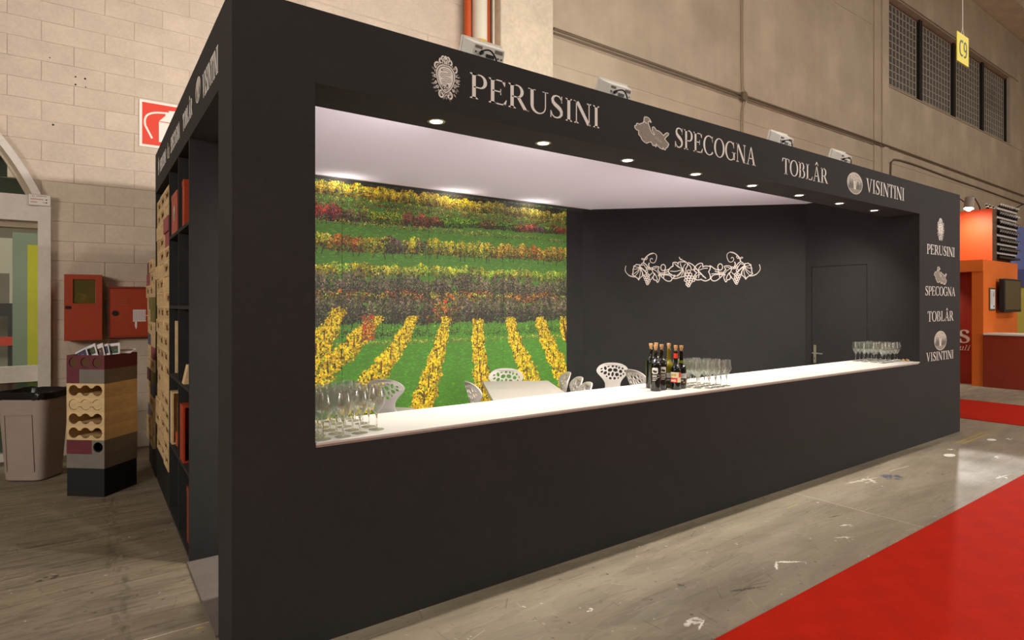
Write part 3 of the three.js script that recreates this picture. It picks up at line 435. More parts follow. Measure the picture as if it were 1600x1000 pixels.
function emblem(kind, label, x, y, w, h, side) { const m = one('emblem', new THREE.PlaneGeometry(w, h), M[kind], label, 'emblem'); if (side) { m.rotation.y = LT; m.position.set(-0.002, y, x); } else m.position.set(x, y, 0.002); return m; }
emblem('crest', 'white printed shield crest with coiled serpent on the front fascia', 1.027, 2.735, 0.225, 0.25);
emblem('bird', 'printed pair of birds outlined in white on the front fascia', 2.625, 2.722, 0.375, 0.225);
emblem('medal', 'round printed landscape emblem with trees on the front fascia', 5.513, 2.724, 0.315, 0.212);
emblem('crest', 'small white crest at the top of the right pillar', 7.612, 2.43, 0.285, 0.29);
emblem('bird', 'small printed pair of birds on the right pillar', 7.607, 1.895, 0.4, 0.235);
emblem('medal', 'small round landscape emblem low on the right pillar', 7.607, 1.138, 0.37, 0.23);
emblem('crest', 'small crest at the far end of the left side fascia', -3.2, 2.742, 0.14, 0.17, true);
emblem('bird', 'small printed birds on the left side fascia', -2.44, 2.72, 0.2, 0.15, true);
emblem('medal', 'round emblem near the front corner of the left side fascia', -0.94, 2.738, 0.19, 0.14, true);

// ---------------------------------------------------------------- white vine ornament on the diagonal wall
{
  const t = canvasTex(1652, 640, (c) => {   // drawn on a 3028 wide sheet, the end clusters mirrored about its middle
    c.setTransform(0.5687, 0, 0, 0.5687, -35, 14); c.strokeStyle = c.fillStyle = '#e6dcd0'; c.lineCap = c.lineJoin = 'round';
    const P = (w, q) => { c.lineWidth = w; c.beginPath(); c.moveTo(...q[0]); for (let i = 1; i < q.length - 1; i++) c.quadraticCurveTo(q[i][0], q[i][1], (q[i][0] + q[i + 1][0]) / 2, (q[i][1] + q[i + 1][1]) / 2); c.lineTo(...q[q.length - 1]); c.stroke(); };
    const G = (r, w, pts) => { c.lineWidth = w; for (const [x, y] of pts) { c.beginPath(); c.arc(x, y, r, 0, 7); c.stroke(); } };
    const leaf = (w, pts, cx, cy) => { c.lineWidth = w; c.beginPath(); pts.forEach(([x, y], i) => { const n = pts[(i + 1) % pts.length]; if (!i) c.moveTo(x, y); c.quadraticCurveTo((x + n[0]) / 2 + (n[1] - y) * 0.14, (y + n[1]) / 2 - (n[0] - x) * 0.14, n[0], n[1]); }); c.closePath(); c.stroke(); };
    const veins = (w, cx, cy, ends) => { for (const [x, y] of ends) P(w, [[cx, cy], [(cx + x) / 2 + (y - cy) * 0.12, (cy + y) / 2 - (x - cx) * 0.12], [x, y]]); };
    for (const s of [1, -1]) {
      c.save(); if (s < 0) { c.translate(3028, 0); c.scale(-1, 1); }
      P(13, [[230, 410], [205, 480], [235, 550], [300, 610], [400, 635]]); P(19, [[290, 600], [340, 625], [405, 632]]);
      P(13, [[580, 345], [585, 290], [630, 230], [700, 165], [780, 150], [840, 195], [836, 270], [800, 355], [740, 355], [705, 310], [718, 262], [752, 262], [756, 280]]); P(22, [[580, 345], [588, 290], [640, 220], [700, 176], [770, 158]]);
      c.lineWidth = 11; c.beginPath(); c.ellipse(562, 272, 22, 13, 0.2, 0, 7); c.stroke(); c.beginPath(); c.ellipse(638, 262, 30, 13, -1, 0, 7); c.stroke();
      leaf(17, [[512, 432], [500, 384], [440, 378], [388, 410], [372, 480], [356, 590], [408, 622], [485, 695], [524, 640], [584, 606], [560, 540]]); veins(12, 512, 432, [[400, 420], [392, 480], [384, 572], [420, 606], [482, 672], [555, 600]]);
      P(24, [[512, 432], [560, 470], [610, 520], [640, 560]]); P(18, [[512, 420], [530, 370], [590, 345], [640, 395], [672, 450]]); P(14, [[545, 400], [585, 375], [610, 430], [650, 470]]); P(20, [[692, 356], [674, 385], [690, 430], [700, 462]]);
      G(22, 14, [[652, 458], [698, 466], [742, 470], [640, 520]]); G(20, 14, [[650, 575], [618, 604], [680, 602], [600, 644], [640, 644], [680, 656], [620, 690], [660, 692], [692, 716], [640, 738], [674, 750], [656, 774]]);
      leaf(17, [[752, 452], [790, 430], [884, 434], [858, 500], [892, 545], [904, 584], [868, 602], [896, 640], [884, 700], [857, 746], [828, 702], [786, 694], [766, 640], [800, 585], [764, 540]]); veins(13, 770, 480, [[850, 452], [884, 580]]); veins(15, 790, 560, [[852, 700]]); P(14, [[690, 600], [720, 590], [746, 556]]); P(14, [[700, 690], [740, 690], [752, 640]]);
      c.lineWidth = 18; c.beginPath(); c.ellipse(965, 448, 46, 62, 0, 0, 7); c.stroke(); P(17, [[1008, 470], [994, 540], [975, 650]]);
      P(17, [[905, 558], [1000, 552], [1062, 528]]); P(15, [[905, 582], [1040, 574], [1130, 585]]); P(18, [[965, 510], [1060, 500], [1110, 450], [1160, 420]]);
      P(18, [[905, 602], [960, 655], [1030, 720], [1110, 728], [1150, 670], [1100, 604], [1000, 594], [912, 602]]);
      c.restore();
    }
    leaf(19, [[1160, 420], [1160, 352], [1218, 346], [1258, 382], [1264, 346], [1330, 340], [1420, 352], [1442, 400], [1404, 470], [1398, 560], [1378, 622], [1300, 640], [1258, 660], [1160, 668], [1196, 606], [1130, 600], [1064, 528], [1122, 440]]); veins(14, 1350, 486, [[1190, 370], [1240, 400], [1300, 368], [1400, 380], [1110, 522], [1180, 640], [1240, 630], [1320, 612], [1372, 590]]);
    P(17, [[1280, 245], [1290, 285], [1340, 308], [1395, 330], [1440, 375], [1500, 430], [1512, 500]]); P(20, [[1455, 355], [1530, 382], [1600, 470], [1700, 585], [1790, 670]]); P(13, [[1300, 300], [1330, 280]]);
    G(29, 17, [[1465, 530], [1430, 592], [1494, 592]]); G(25, 16, [[1412, 645], [1470, 642], [1528, 650], [1584, 642], [1402, 704], [1456, 694], [1508, 694], [1554, 706], [1440, 744], [1500, 740], [1432, 786], [1474, 780], [1458, 814]]);
    leaf(19, [[1600, 424], [1668, 374], [1722, 374], [1732, 446], [1764, 428], [1878, 442], [1842, 540], [1878, 676], [1786, 724], [1700, 690], [1612, 700], [1560, 640], [1620, 560], [1560, 500]]); veins(15, 1640, 520, [[1700, 420], [1820, 470], [1740, 640], [1650, 660]]); P(14, [[1510, 500], [1560, 500], [1600, 490]]); P(14, [[1590, 640], [1630, 600], [1700, 590]]);
  });
  const m = one('wall_ornament', new THREE.PlaneGeometry(1.933, 0.749), decalMat(t), 'white vine and grape ornament on the dark diagonal wall', 'ornament');
  const u = 1.437, n = 0.003, a = Math.atan2(2.02, 2.014); m.rotation.y = -a; m.position.set(5.006 + u * Math.cos(a) - n * Math.sin(a), 1.995, -3.31 + u * Math.sin(a) + n * Math.cos(a));
}

// ---------------------------------------------------------------- vineyard mural, printed on five hanging sheets
{
  const X0 = 0.35, X1 = 4.71, Y1 = 2.85, W = 1962, H = 1283, k = 450;
  const px = (x) => (x - X0) * k, py = (y) => (Y1 - y) * k;
  const t = canvasTex(W, H, (c) => {
    const dab = (x, y, r, col, a = 1) => { c.fillStyle = `rgba(${col[0] | 0},${col[1] | 0},${col[2] | 0},${a})`; c.beginPath(); c.ellipse(px(x), py(y), r * rr(0.7, 1.4), r * rr(0.5, 1), rr(0, 3.1), 0, 7); c.fill(); };
    const v = (col, s) => { const q = 1.08 + rr(-s, s) * 1.2; return [Math.min(250, col[0] * q), Math.min(245, col[1] * q), col[2] * q]; };
    const Y = [214, 176, 24], YD = [168, 128, 18], G = [92, 130, 36], GL = [134, 168, 44], GD = [44, 66, 26], RD = [168, 48, 30], OR = [210, 104, 28], PU = [92, 44, 84], BR = [92, 66, 48], DK = [48, 40, 34], TAN = [176, 152, 76], MAU = [98, 78, 78];
    const pick = (a) => a[(rnd() * a.length) | 0];
    c.fillStyle = '#4d7a2a'; c.fillRect(0, 0, W, H);
    const grass = (ya, yb, cols, n) => { for (let i = 0; i < n; i++) { const x = rr(X0, X1), y = rr(yb, ya); c.strokeStyle = `rgba(${v(pick(cols), 0.18).map((q) => q | 0)},0.6)`; c.lineWidth = rr(1, 3); c.beginPath(); c.moveTo(px(x), py(y)); c.lineTo(px(x) + rr(4, 18), py(y) + rr(-5, 5)); c.stroke(); } };
    const GR = [[84, 138, 58], [96, 150, 64], [74, 120, 54], [120, 156, 70]], GB = [[70, 152, 22], [60, 142, 18], [84, 162, 28], [52, 128, 20]];
    grass(2.85, 2.0, GR, 9000); grass(2.0, 1.1, [[84, 104, 44], [98, 118, 52], [70, 88, 42]], 5000); grass(1.32, 0, GB, 22000);
    const noisy = (x, s, f) => Math.sin(x * f + s) * 0.5 + Math.sin(x * f * 2.7 + s * 2) * 0.3 + Math.sin(x * f * 6.1 + s * 3) * 0.2;
    const hedge = (top, bot, amp, cols, n, r0, r1, sd, shade = 0.5) => {   // bushes side by side, each with its own leaf colours and size
      const nb = Math.round(46 + sd * 1.7), bushes = []; for (let b = 0; b < nb; b++) { const x = X0 + (X1 - X0) * (b + rr(0.05, 0.95)) / nb, p = Array.isArray(cols) ? cols : null, own = [0, 1, 2].map(() => (p ? pick(p) : null)); bushes.push({ x, w: rr(0.055, 0.11), h: rr(0.78, 1.1), own, q: rr(0.72, 1.25), ph: rr(0, 6) }); }
      for (let i = 0; i < n; i++) {
        const B = bushes[(rnd() * nb) | 0], x = B.x + (rnd() + rnd() - 1) * B.w * 1.5; if (x < X0 - 0.02 || x > X1 + 0.02) continue;
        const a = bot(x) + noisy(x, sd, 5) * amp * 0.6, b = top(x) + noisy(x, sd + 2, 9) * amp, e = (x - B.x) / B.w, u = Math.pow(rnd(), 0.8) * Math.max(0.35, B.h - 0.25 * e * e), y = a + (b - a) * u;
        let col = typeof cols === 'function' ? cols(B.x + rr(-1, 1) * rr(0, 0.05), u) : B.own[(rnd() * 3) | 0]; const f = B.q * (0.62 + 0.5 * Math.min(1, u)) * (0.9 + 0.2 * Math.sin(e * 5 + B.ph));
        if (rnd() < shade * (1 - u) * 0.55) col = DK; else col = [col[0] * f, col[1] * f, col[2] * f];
        dab(x, y, rr(r0, r1) * rr(0.75, 1.15), v(col, 0.24));
      }
      for (let i = 0; i < n * 0.12; i++) { const B = bushes[(rnd() * nb) | 0], x = B.x + (rnd() + rnd() - 1) * B.w, a = bot(x), b = top(x), u = rr(0.5, 1) * B.h; let col = typeof cols === 'function' ? cols(B.x, u) : B.own[0]; dab(x, a + (b - a) * u, rr(1.2, 2.4), v([col[0] * 1.3 + 14, col[1] * 1.3 + 14, col[2] * 1.2 + 6], 0.15)); }   // bright leaf tips
    };
    const trunks = (bot, n, h, sd) => { for (let i = 0; i < n; i++) { const x = X0 + (X1 - X0) * (i + rr(0.1, 0.9)) / n, y = bot(x) + noisy(x, sd, 5) * 0.02; c.strokeStyle = `rgba(52,40,30,${rr(0.6, 0.95)})`; c.lineWidth = rr(2, 5); c.beginPath(); c.moveTo(px(x), py(y + h)); c.quadraticCurveTo(px(x + rr(-0.03, 0.03)), py(y + h * 0.4), px(x + rr(-0.04, 0.04)), py(y - h * 0.35)); c.stroke(); } };
    const line = (pts) => (x) => { for (let i = 1; i < pts.length; i++) if (x <= pts[i][0] || i === pts.length - 1) { const [a, b] = [pts[i - 1], pts[i]]; return b[1] + (a[1] - b[1]) * Math.max(-1, Math.min(1, (b[0] - x) / (b[0] - a[0]))); } };
    // dark wood behind the top row, falling to the right
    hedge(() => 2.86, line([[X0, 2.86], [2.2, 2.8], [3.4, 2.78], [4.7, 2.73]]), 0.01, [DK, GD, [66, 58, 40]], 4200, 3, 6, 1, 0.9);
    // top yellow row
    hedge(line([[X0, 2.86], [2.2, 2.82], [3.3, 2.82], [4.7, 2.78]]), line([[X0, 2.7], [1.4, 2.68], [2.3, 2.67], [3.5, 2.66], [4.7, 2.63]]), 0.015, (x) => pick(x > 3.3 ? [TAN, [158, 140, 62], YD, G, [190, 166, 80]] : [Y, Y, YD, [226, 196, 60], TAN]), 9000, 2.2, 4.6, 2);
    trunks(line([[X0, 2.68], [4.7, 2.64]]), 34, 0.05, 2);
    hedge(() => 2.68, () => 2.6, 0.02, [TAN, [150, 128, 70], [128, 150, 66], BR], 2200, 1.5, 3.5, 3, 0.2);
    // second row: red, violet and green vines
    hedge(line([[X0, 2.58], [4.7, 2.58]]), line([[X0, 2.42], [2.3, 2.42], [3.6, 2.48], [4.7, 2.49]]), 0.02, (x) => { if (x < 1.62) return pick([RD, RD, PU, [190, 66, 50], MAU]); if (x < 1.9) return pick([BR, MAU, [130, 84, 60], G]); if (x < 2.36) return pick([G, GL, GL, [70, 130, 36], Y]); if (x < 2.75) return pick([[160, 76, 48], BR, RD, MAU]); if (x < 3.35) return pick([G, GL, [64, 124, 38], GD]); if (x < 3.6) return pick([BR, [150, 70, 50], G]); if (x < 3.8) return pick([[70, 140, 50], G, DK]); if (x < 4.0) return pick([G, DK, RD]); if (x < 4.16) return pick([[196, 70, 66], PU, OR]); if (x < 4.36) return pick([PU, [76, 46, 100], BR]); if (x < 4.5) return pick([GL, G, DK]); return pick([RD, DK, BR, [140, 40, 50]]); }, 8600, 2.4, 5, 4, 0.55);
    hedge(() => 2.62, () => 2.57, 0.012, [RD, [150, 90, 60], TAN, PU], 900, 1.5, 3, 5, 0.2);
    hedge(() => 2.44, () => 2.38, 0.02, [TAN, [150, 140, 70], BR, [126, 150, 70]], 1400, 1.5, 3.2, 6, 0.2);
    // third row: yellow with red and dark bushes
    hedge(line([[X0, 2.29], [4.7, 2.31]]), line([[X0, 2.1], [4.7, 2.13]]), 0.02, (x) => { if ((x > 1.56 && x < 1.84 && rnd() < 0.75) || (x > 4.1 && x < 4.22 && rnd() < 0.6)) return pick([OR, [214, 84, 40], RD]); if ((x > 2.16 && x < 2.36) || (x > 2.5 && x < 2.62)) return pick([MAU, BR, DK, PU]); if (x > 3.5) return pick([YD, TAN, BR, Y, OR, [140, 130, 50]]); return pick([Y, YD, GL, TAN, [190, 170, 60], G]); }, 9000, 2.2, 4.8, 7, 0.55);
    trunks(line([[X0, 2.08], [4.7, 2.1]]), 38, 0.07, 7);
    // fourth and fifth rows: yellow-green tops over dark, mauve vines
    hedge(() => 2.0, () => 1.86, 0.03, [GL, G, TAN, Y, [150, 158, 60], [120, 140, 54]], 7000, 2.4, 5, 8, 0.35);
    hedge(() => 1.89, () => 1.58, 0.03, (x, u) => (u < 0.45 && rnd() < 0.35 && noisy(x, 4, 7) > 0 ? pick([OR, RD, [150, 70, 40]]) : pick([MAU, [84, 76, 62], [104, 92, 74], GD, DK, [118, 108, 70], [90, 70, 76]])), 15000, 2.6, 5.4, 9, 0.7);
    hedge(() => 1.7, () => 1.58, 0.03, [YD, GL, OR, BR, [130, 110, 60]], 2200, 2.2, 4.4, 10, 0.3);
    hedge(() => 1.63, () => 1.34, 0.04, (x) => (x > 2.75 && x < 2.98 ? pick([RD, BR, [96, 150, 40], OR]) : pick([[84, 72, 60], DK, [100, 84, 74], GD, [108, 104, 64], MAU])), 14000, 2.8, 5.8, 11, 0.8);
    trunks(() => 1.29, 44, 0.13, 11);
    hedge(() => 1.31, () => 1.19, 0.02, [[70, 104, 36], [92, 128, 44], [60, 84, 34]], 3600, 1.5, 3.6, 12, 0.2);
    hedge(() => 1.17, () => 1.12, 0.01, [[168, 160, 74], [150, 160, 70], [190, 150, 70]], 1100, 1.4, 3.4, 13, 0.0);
    // foreground rows of yellow vines running towards the viewer
    const fg = (pts, n, r, hue) => { // pts: [x, y, half width] from far to near
      const L = pts.length - 1; for (let i = 0; i < n; i++) { const q = rnd() * L, j = Math.min(L - 1, q | 0), f = q - j, [a, b] = [pts[j], pts[j + 1]], x = a[0] + (b[0] - a[0]) * f, y = a[1] + (b[1] - a[1]) * f, h = a[2] + (b[2] - a[2]) * f, e = rr(-1, 1) * (0.85 + 0.25 * noisy(y, hue, 30)), s = r * (0.8 + 0.5 * q / L); dab(x + e * h, y + rr(-0.03, 0.03), s * rr(0.5, 1.1), v(rnd() < 0.2 + 0.14 * noisy(y, hue + 3, 24) ? [86, 70, 20] : rnd() < 0.12 ? [120, 140, 34] : e > 0.55 && rnd() < 0.4 ? [126, 104, 26] : pick([Y, [226, 190, 30], YD, [206, 178, 44]]), 0.15)); }
      for (let i = 1; i < 7; i++) { const q = i / 7 * L, j = Math.min(L - 1, q | 0), f = q - j, [a, b] = [pts[j], pts[j + 1]], x = a[0] + (b[0] - a[0]) * f - 0.1 * (a[2] + (b[2] - a[2]) * f), y = a[1] + (b[1] - a[1]) * f; c.strokeStyle = 'rgba(66,40,24,0.85)'; c.lineWidth = 4 + i * 0.6; c.beginPath(); c.moveTo(px(x), py(y + 0.05)); c.lineTo(px(x), py(y - 0.03 - 0.01 * i)); c.stroke(); }
    };
    fg([[1.62, 1.5, 0.08], [1.45, 1.2, 0.14], [1.25, 0.9, 0.2], [0.9, 0.4, 0.3]], 3200, 6, 1); fg([[2.02, 1.42, 0.1], [1.75, 1.12, 0.15], [1.42, 0.86, 0.2], [1.0, 0.4, 0.3]], 4200, 6, 2);
    for (let i = 0; i < 260; i++) dab(rr(1.86, 2.0), rr(1.18, 1.45), rr(2, 5), v(pick([RD, [130, 60, 40], BR]), 0.2));
    fg([[2.46, 1.41, 0.07], [2.27, 1.1, 0.11], [2.02, 0.82, 0.16], [1.75, 0.4, 0.24]], 4200, 6, 3); fg([[2.88, 1.39, 0.06], [2.8, 1.1, 0.09], [2.68, 0.75, 0.13], [2.55, 0.35, 0.18]], 4200, 6, 4);
    fg([[3.31, 1.36, 0.08], [3.31, 1.1, 0.09], [3.36, 0.75, 0.12], [3.4, 0.35, 0.16]], 4000, 6, 5); fg([[3.78, 1.38, 0.07], [3.86, 1.1, 0.1], [4.03, 0.78, 0.14], [4.25, 0.35, 0.2]], 4200, 6, 6);
    fg([[4.25, 1.38, 0.08], [4.36, 1.12, 0.12], [4.55, 0.8, 0.16], [4.8, 0.45, 0.22]], 4200, 6, 7); fg([[4.64, 1.37, 0.06], [4.72, 1.1, 0.1]], 900, 6, 8);
  });
  t.anisotropy = 8;
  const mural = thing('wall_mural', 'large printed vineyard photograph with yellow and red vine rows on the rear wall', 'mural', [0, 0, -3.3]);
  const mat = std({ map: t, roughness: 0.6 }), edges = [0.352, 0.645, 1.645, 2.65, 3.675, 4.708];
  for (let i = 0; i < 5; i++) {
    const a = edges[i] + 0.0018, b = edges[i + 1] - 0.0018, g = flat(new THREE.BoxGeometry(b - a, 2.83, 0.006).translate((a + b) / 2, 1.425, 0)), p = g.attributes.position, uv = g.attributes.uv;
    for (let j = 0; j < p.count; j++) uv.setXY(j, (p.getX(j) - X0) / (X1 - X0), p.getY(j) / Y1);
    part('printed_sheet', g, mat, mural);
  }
}
// ---------------------------------------------------------------- tables and pierced chairs behind the counter
{
  const mk = (pos, label) => {
    const t = thing('table', label, 'table', pos, -0.4993, 'square white tables');
    part('tabletop', rb(0.7, 0.03, 0.655, 0.006, 0, 0.725, 0), std({ color: 0xb4aea6, roughness: 0.4 }), t);
    part('pedestal', cyl(0.03, 0.03, 0.7, 0, 0.36, 0, 20), M.chair, t); part('base_plate', rb(0.26, 0.012, 0.26, 0.004, 0, 0.006, 0), M.chair, t);
    return t;
  };
  // local x runs along the far edge, local z along the side edge, towards the counter
  const ex = [Math.cos(0.4993) * 1, Math.sin(0.4993)], ez = [-Math.sin(0.4993), Math.cos(0.4993)], o = [3.18, -2.35];
  mk([o[0] + ez[0] * 0.33, 0.01, o[1] + ez[1] * 0.33], 'square white table nearest the mural with a chair behind it');
  mk([o[0] + ez[0] * 0.99, 0.01, o[1] + ez[1] * 0.99], 'square white table half hidden behind the counter, pushed against another');
}
const chair = (() => {
  const S = 0.000833, U = (x) => (x - 955) * S, Vv = (y) => 0.81 - (y - 170) * S;
  const half = [[1040, 172], [1110, 190], [1165, 225], [1195, 275], [1180, 320], [1140, 365], [1098, 415], [1072, 465], [1068, 520], [1082, 565], [1100, 600], [1120, 640]];
  const pts = [[955, 168], ...half, ...half.slice().reverse().map(([x, y]) => [1910 - x, y])].map(([x, y]) => V2(U(x), Vv(y)));
  const curve = new THREE.CatmullRomCurve3(pts.map((p) => V3(p.x, p.y, 0)), true, 'catmullrom', 0.5).getPoints(90).map((p) => V2(p.x, p.y));
  const s = new THREE.Shape(curve);
  for (const [x, y, a, b, r] of [[793, 257, 18, 12, 0.3], [850, 250, 20, 28, 0.3], [900, 225, 20, 10, 0.2], [963, 222, 19, 16, 0], [1016, 226, 15, 16, 0], [1057, 240, 14, 20, -0.3], [1107, 250, 15, 17, 0.5], [1144, 286, 13, 18, 0], [796, 300, 22, 15, 0.4], [848, 318, 28, 22, 0.6], [920, 277, 33, 25, 0.3], [1000, 277, 33, 25, -0.2], [1078, 295, 24, 24, 0], [902, 338, 18, 23, 0], [957, 338, 18, 33, -0.2], [1022, 343, 27, 25, 0], [1117, 332, 12, 17, -0.3], [1078, 357, 16, 17, 0], [868, 370, 14, 13, -0.5], [922, 397, 22, 18, -0.4], [986, 398, 20, 20, 0], [1040, 392, 14, 13, 0.5]]) {
    const h = new THREE.Path(); h.absellipse(U(x), Vv(y), a * S * 1.12, b * S * 1.12, 0, Math.PI * 2, true, r); s.holes.push(h);
  }
  const bend = (g) => { const p = g.attributes.position; for (let i = 0; i < p.count; i++) { const u = p.getX(i), v = p.getY(i), d = v - 0.44; p.setXYZ(i, u, v, p.getZ(i) - 0.19 - 0.24 * d - 0.1 * d * d + 1.1 * u * u * Math.min(1, Math.max(0, d * 5))); } p.needsUpdate = true; g.computeVertexNormals(); return g; };
  const back = bend(flat(ext(s, 0.011, 0.0015, 7).translate(0, 0, -0.0055)));
  const c = thing('chair', 'white pierced chair facing away at the far side of the tables', 'chair', [0, 0, 0], 0, 'pierced white chairs behind the counter');
  part('backrest', toCreasedNormals(back, 0.9), M.chair, c);
  const seat = new THREE.Shape(); const sp = []; for (let i = 0; i < 40; i++) { const a = i / 40 * 6.283, q = (t) => Math.sign(t) * Math.pow(Math.abs(t), 0.7); sp.push(V2(q(Math.cos(a)) * (0.185 + 0.015 * Math.sin(a)), q(Math.sin(a)) * 0.19)); } seat.setFromPoints(sp);
  for (const [x, y, a, b] of [[0, 0, 0.03, 0.025], [0.07, 0.02, 0.022, 0.03], [-0.07, 0.02, 0.022, 0.028], [0.03, -0.07, 0.025, 0.02], [-0.04, -0.07, 0.02, 0.022], [0.03, 0.08, 0.02, 0.024], [-0.03, 0.09, 0.02, 0.02]]) { const h = new THREE.Path(); h.absellipse(x, y, a, b, 0, 6.283, true, 0); seat.holes.push(h); }
  part('seat', ext(seat, 0.016, 0.005, 8).rotateX(Math.PI / 2).translate(0, 0.452, 0), M.chair, c);
  for (const [x, z] of [[-0.145, 0.14], [0.145, 0.14], [-0.14, -0.14], [0.14, -0.14]]) { const g = cyl(0.017, 0.012, 0.445, 0, 0, 0, 14); const m = part('leg', g, M.chair, c); m.position.set(x * 1.12, 0.2225 , z * 1.12); m.rotation.set(z > 0 ? -0.1 : 0.1, 0, x > 0 ? 0.1 : -0.1); }
  return c;
})();
{
  const g = 'pierced white chairs behind the counter', y = 0.012;
  const back = (x, z, turn) => [x + 0.285 * Math.sin(turn), y, z + 0.285 * Math.cos(turn)];   // from the top of the backrest to the chair's base
  const put = (x, z, turn, label, o) => { if (o) { at(o, back(x, z, turn), turn); o.userData.label = label; } else copyOf(chair, back(x, z, turn), turn, label, g); };
  put(3.42, -2.88, -0.5, 'white pierced chair behind the far edge of the table, in front of the mural', chair);
  put(4.9, -2.64, -0.72, 'white pierced chair with its wide back in full view before the dark wall');
  put(4.52, -1.95, 1.35, 'white pierced chair seen edge-on just left of the wine bottles');
  put(3.76, -2.16, -2.07, 'white pierced chair seen edge-on at the right edge of the mural');
  put(3.57, -1.76, -2.07, 'white pierced chair overlapping another, right of the table and farther from the counter');
  put(3.36, -1.4, -2.07, 'white pierced chair overlapping another, right of the table and nearest the counter');
  put(2.45, -2.12, 1.38, 'white pierced chair seen edge-on at the left of the table');
  put(1.86, -2.75, 2.3, 'white pierced chair half hidden behind the large glasses at the left');
}
// ---------------------------------------------------------------- glasses on the counter
const CT = 0.922;
function makeGlass(name, label, group, P) {
  const t = thing(name, label, 'wine glass', [0, 0, 0], 0, group);
  part('bowl', lathe(P.bowl, 28), M.bowl, t); part('stem', lathe(P.stem, 12), M.glass, t); part('foot', lathe(P.foot, 28), M.foot, t); return t;
}
M.foot = new THREE.MeshPhysicalMaterial({ color: 0xf4f5f2, roughness: 0.06, transmission: 1, thickness: 0, ior: 1.6 });
M.bowl = new THREE.MeshPhysicalMaterial({ color: 0xf4f5f2, roughness: 0.19, transmission: 1, thickness: 0, ior: 1.7 });
const small = { foot: [[0.001, 0.0035], [0.01, 0.003], [0.032, 0.0018], [0.033, 0.0008], [0.031, 0.0003], [0.001, 0.0003]], stem: [[0.006, 0.003], [0.0042, 0.012], [0.0036, 0.04], [0.004, 0.07], [0.0065, 0.078]], bowl: [[0.0005, 0.076], [0.006, 0.078], [0.018, 0.098], [0.034, 0.128], [0.0362, 0.136], [0.0355, 0.15], [0.032, 0.18], [0.0298, 0.2045], [0.0292, 0.2045], [0.0312, 0.18], [0.0348, 0.15], [0.0354, 0.137], [0.0332, 0.129], [0.017, 0.1], [0.005, 0.081], [0.0005, 0.08]] };
const large = { foot: [[0.001, 0.004], [0.012, 0.0035], [0.038, 0.002], [0.039, 0.0008], [0.037, 0.0003], [0.001, 0.0003]], stem: [[0.007, 0.003], [0.0046, 0.012], [0.004, 0.04], [0.0045, 0.072], [0.0075, 0.082]], bowl: [[0.0005, 0.08], [0.007, 0.082], [0.024, 0.102], [0.04, 0.13], [0.0445, 0.15], [0.0435, 0.17], [0.039, 0.195], [0.035, 0.212], [0.0344, 0.212], [0.0382, 0.195], [0.0427, 0.17], [0.0437, 0.15], [0.0392, 0.131], [0.023, 0.104], [0.006, 0.086], [0.0005, 0.084]] };
{
  const rows = ['front row', 'second row', 'third row', 'fourth row', 'back row'], nth = ['leftmost', 'second from left', 'third from left', 'fourth from left', 'fifth from left'];
  let p = makeGlass('wine_glass', 'empty large-bowled wine glass in the cluster at the left end of the counter', 'wine glasses at the left end of the counter', large), first = true;
  for (let j = 0; j < 5; j++) for (let i = 0; i < 4; i++) { const x = 0.4 + i * 0.098 - j * 0.004 + rr(-0.006, 0.006), z = -0.055 - j * 0.093 - (3 - i) * -0.008 + rr(-0.006, 0.006) - (i === 3 ? 0.055 : 0) - (i === 2 ? 0.03 : 0); if (z < -0.48) continue; const q = [Math.max(0.4, x), CT, Math.min(-0.05, z)]; const lb = `empty large-bowled wine glass at the counter's left end, ${rows[j]}, ${nth[i]}`; if (first) { at(p, q); p.userData.label = lb; first = false; } else copyOf(p, q, rr(0, 6), lb); }
  p = makeGlass('wine_glass', 'empty angular wine glass in the group right of the bottles on the counter', 'wine glasses right of the bottles', small); first = true;
  for (let j = 0; j < 4; j++) for (let i = 0; i < 5; i++) { const x = 3.255 + i * 0.076 + j * -0.012 + rr(-0.005, 0.005), z = -0.062 - j * 0.085 - (i < 1 ? 0.05 : 0) + rr(-0.005, 0.005); const q = [x, CT, z]; const lb = `empty angular wine glass right of the bottles, ${rows[j === 3 ? 4 : j]}, ${nth[i]}`; if (first) { at(p, q); p.userData.label = lb; first = false; } else copyOf(p, q, rr(0, 6), lb); }
  p = makeGlass('wine_glass', 'empty wine glass in the cluster at the right end of the counter', 'wine glasses at the right end of the counter', small); first = true;
  for (let j = 0; j < 4; j++) for (let i = 0; i < 5; i++) { const q = [6.52 + i * 0.094 + rr(-0.006, 0.006), CT, -0.17 - j * 0.093 + rr(-0.006, 0.006)]; const lb = `empty wine glass at the counter's right end, ${rows[j === 3 ? 4 : j]}, ${nth[i]}`; if (first) { at(p, q); p.userData.label = lb; p.scale.setScalar(1.06); first = false; } else copyOf(p, q, rr(0, 6), lb); }
}
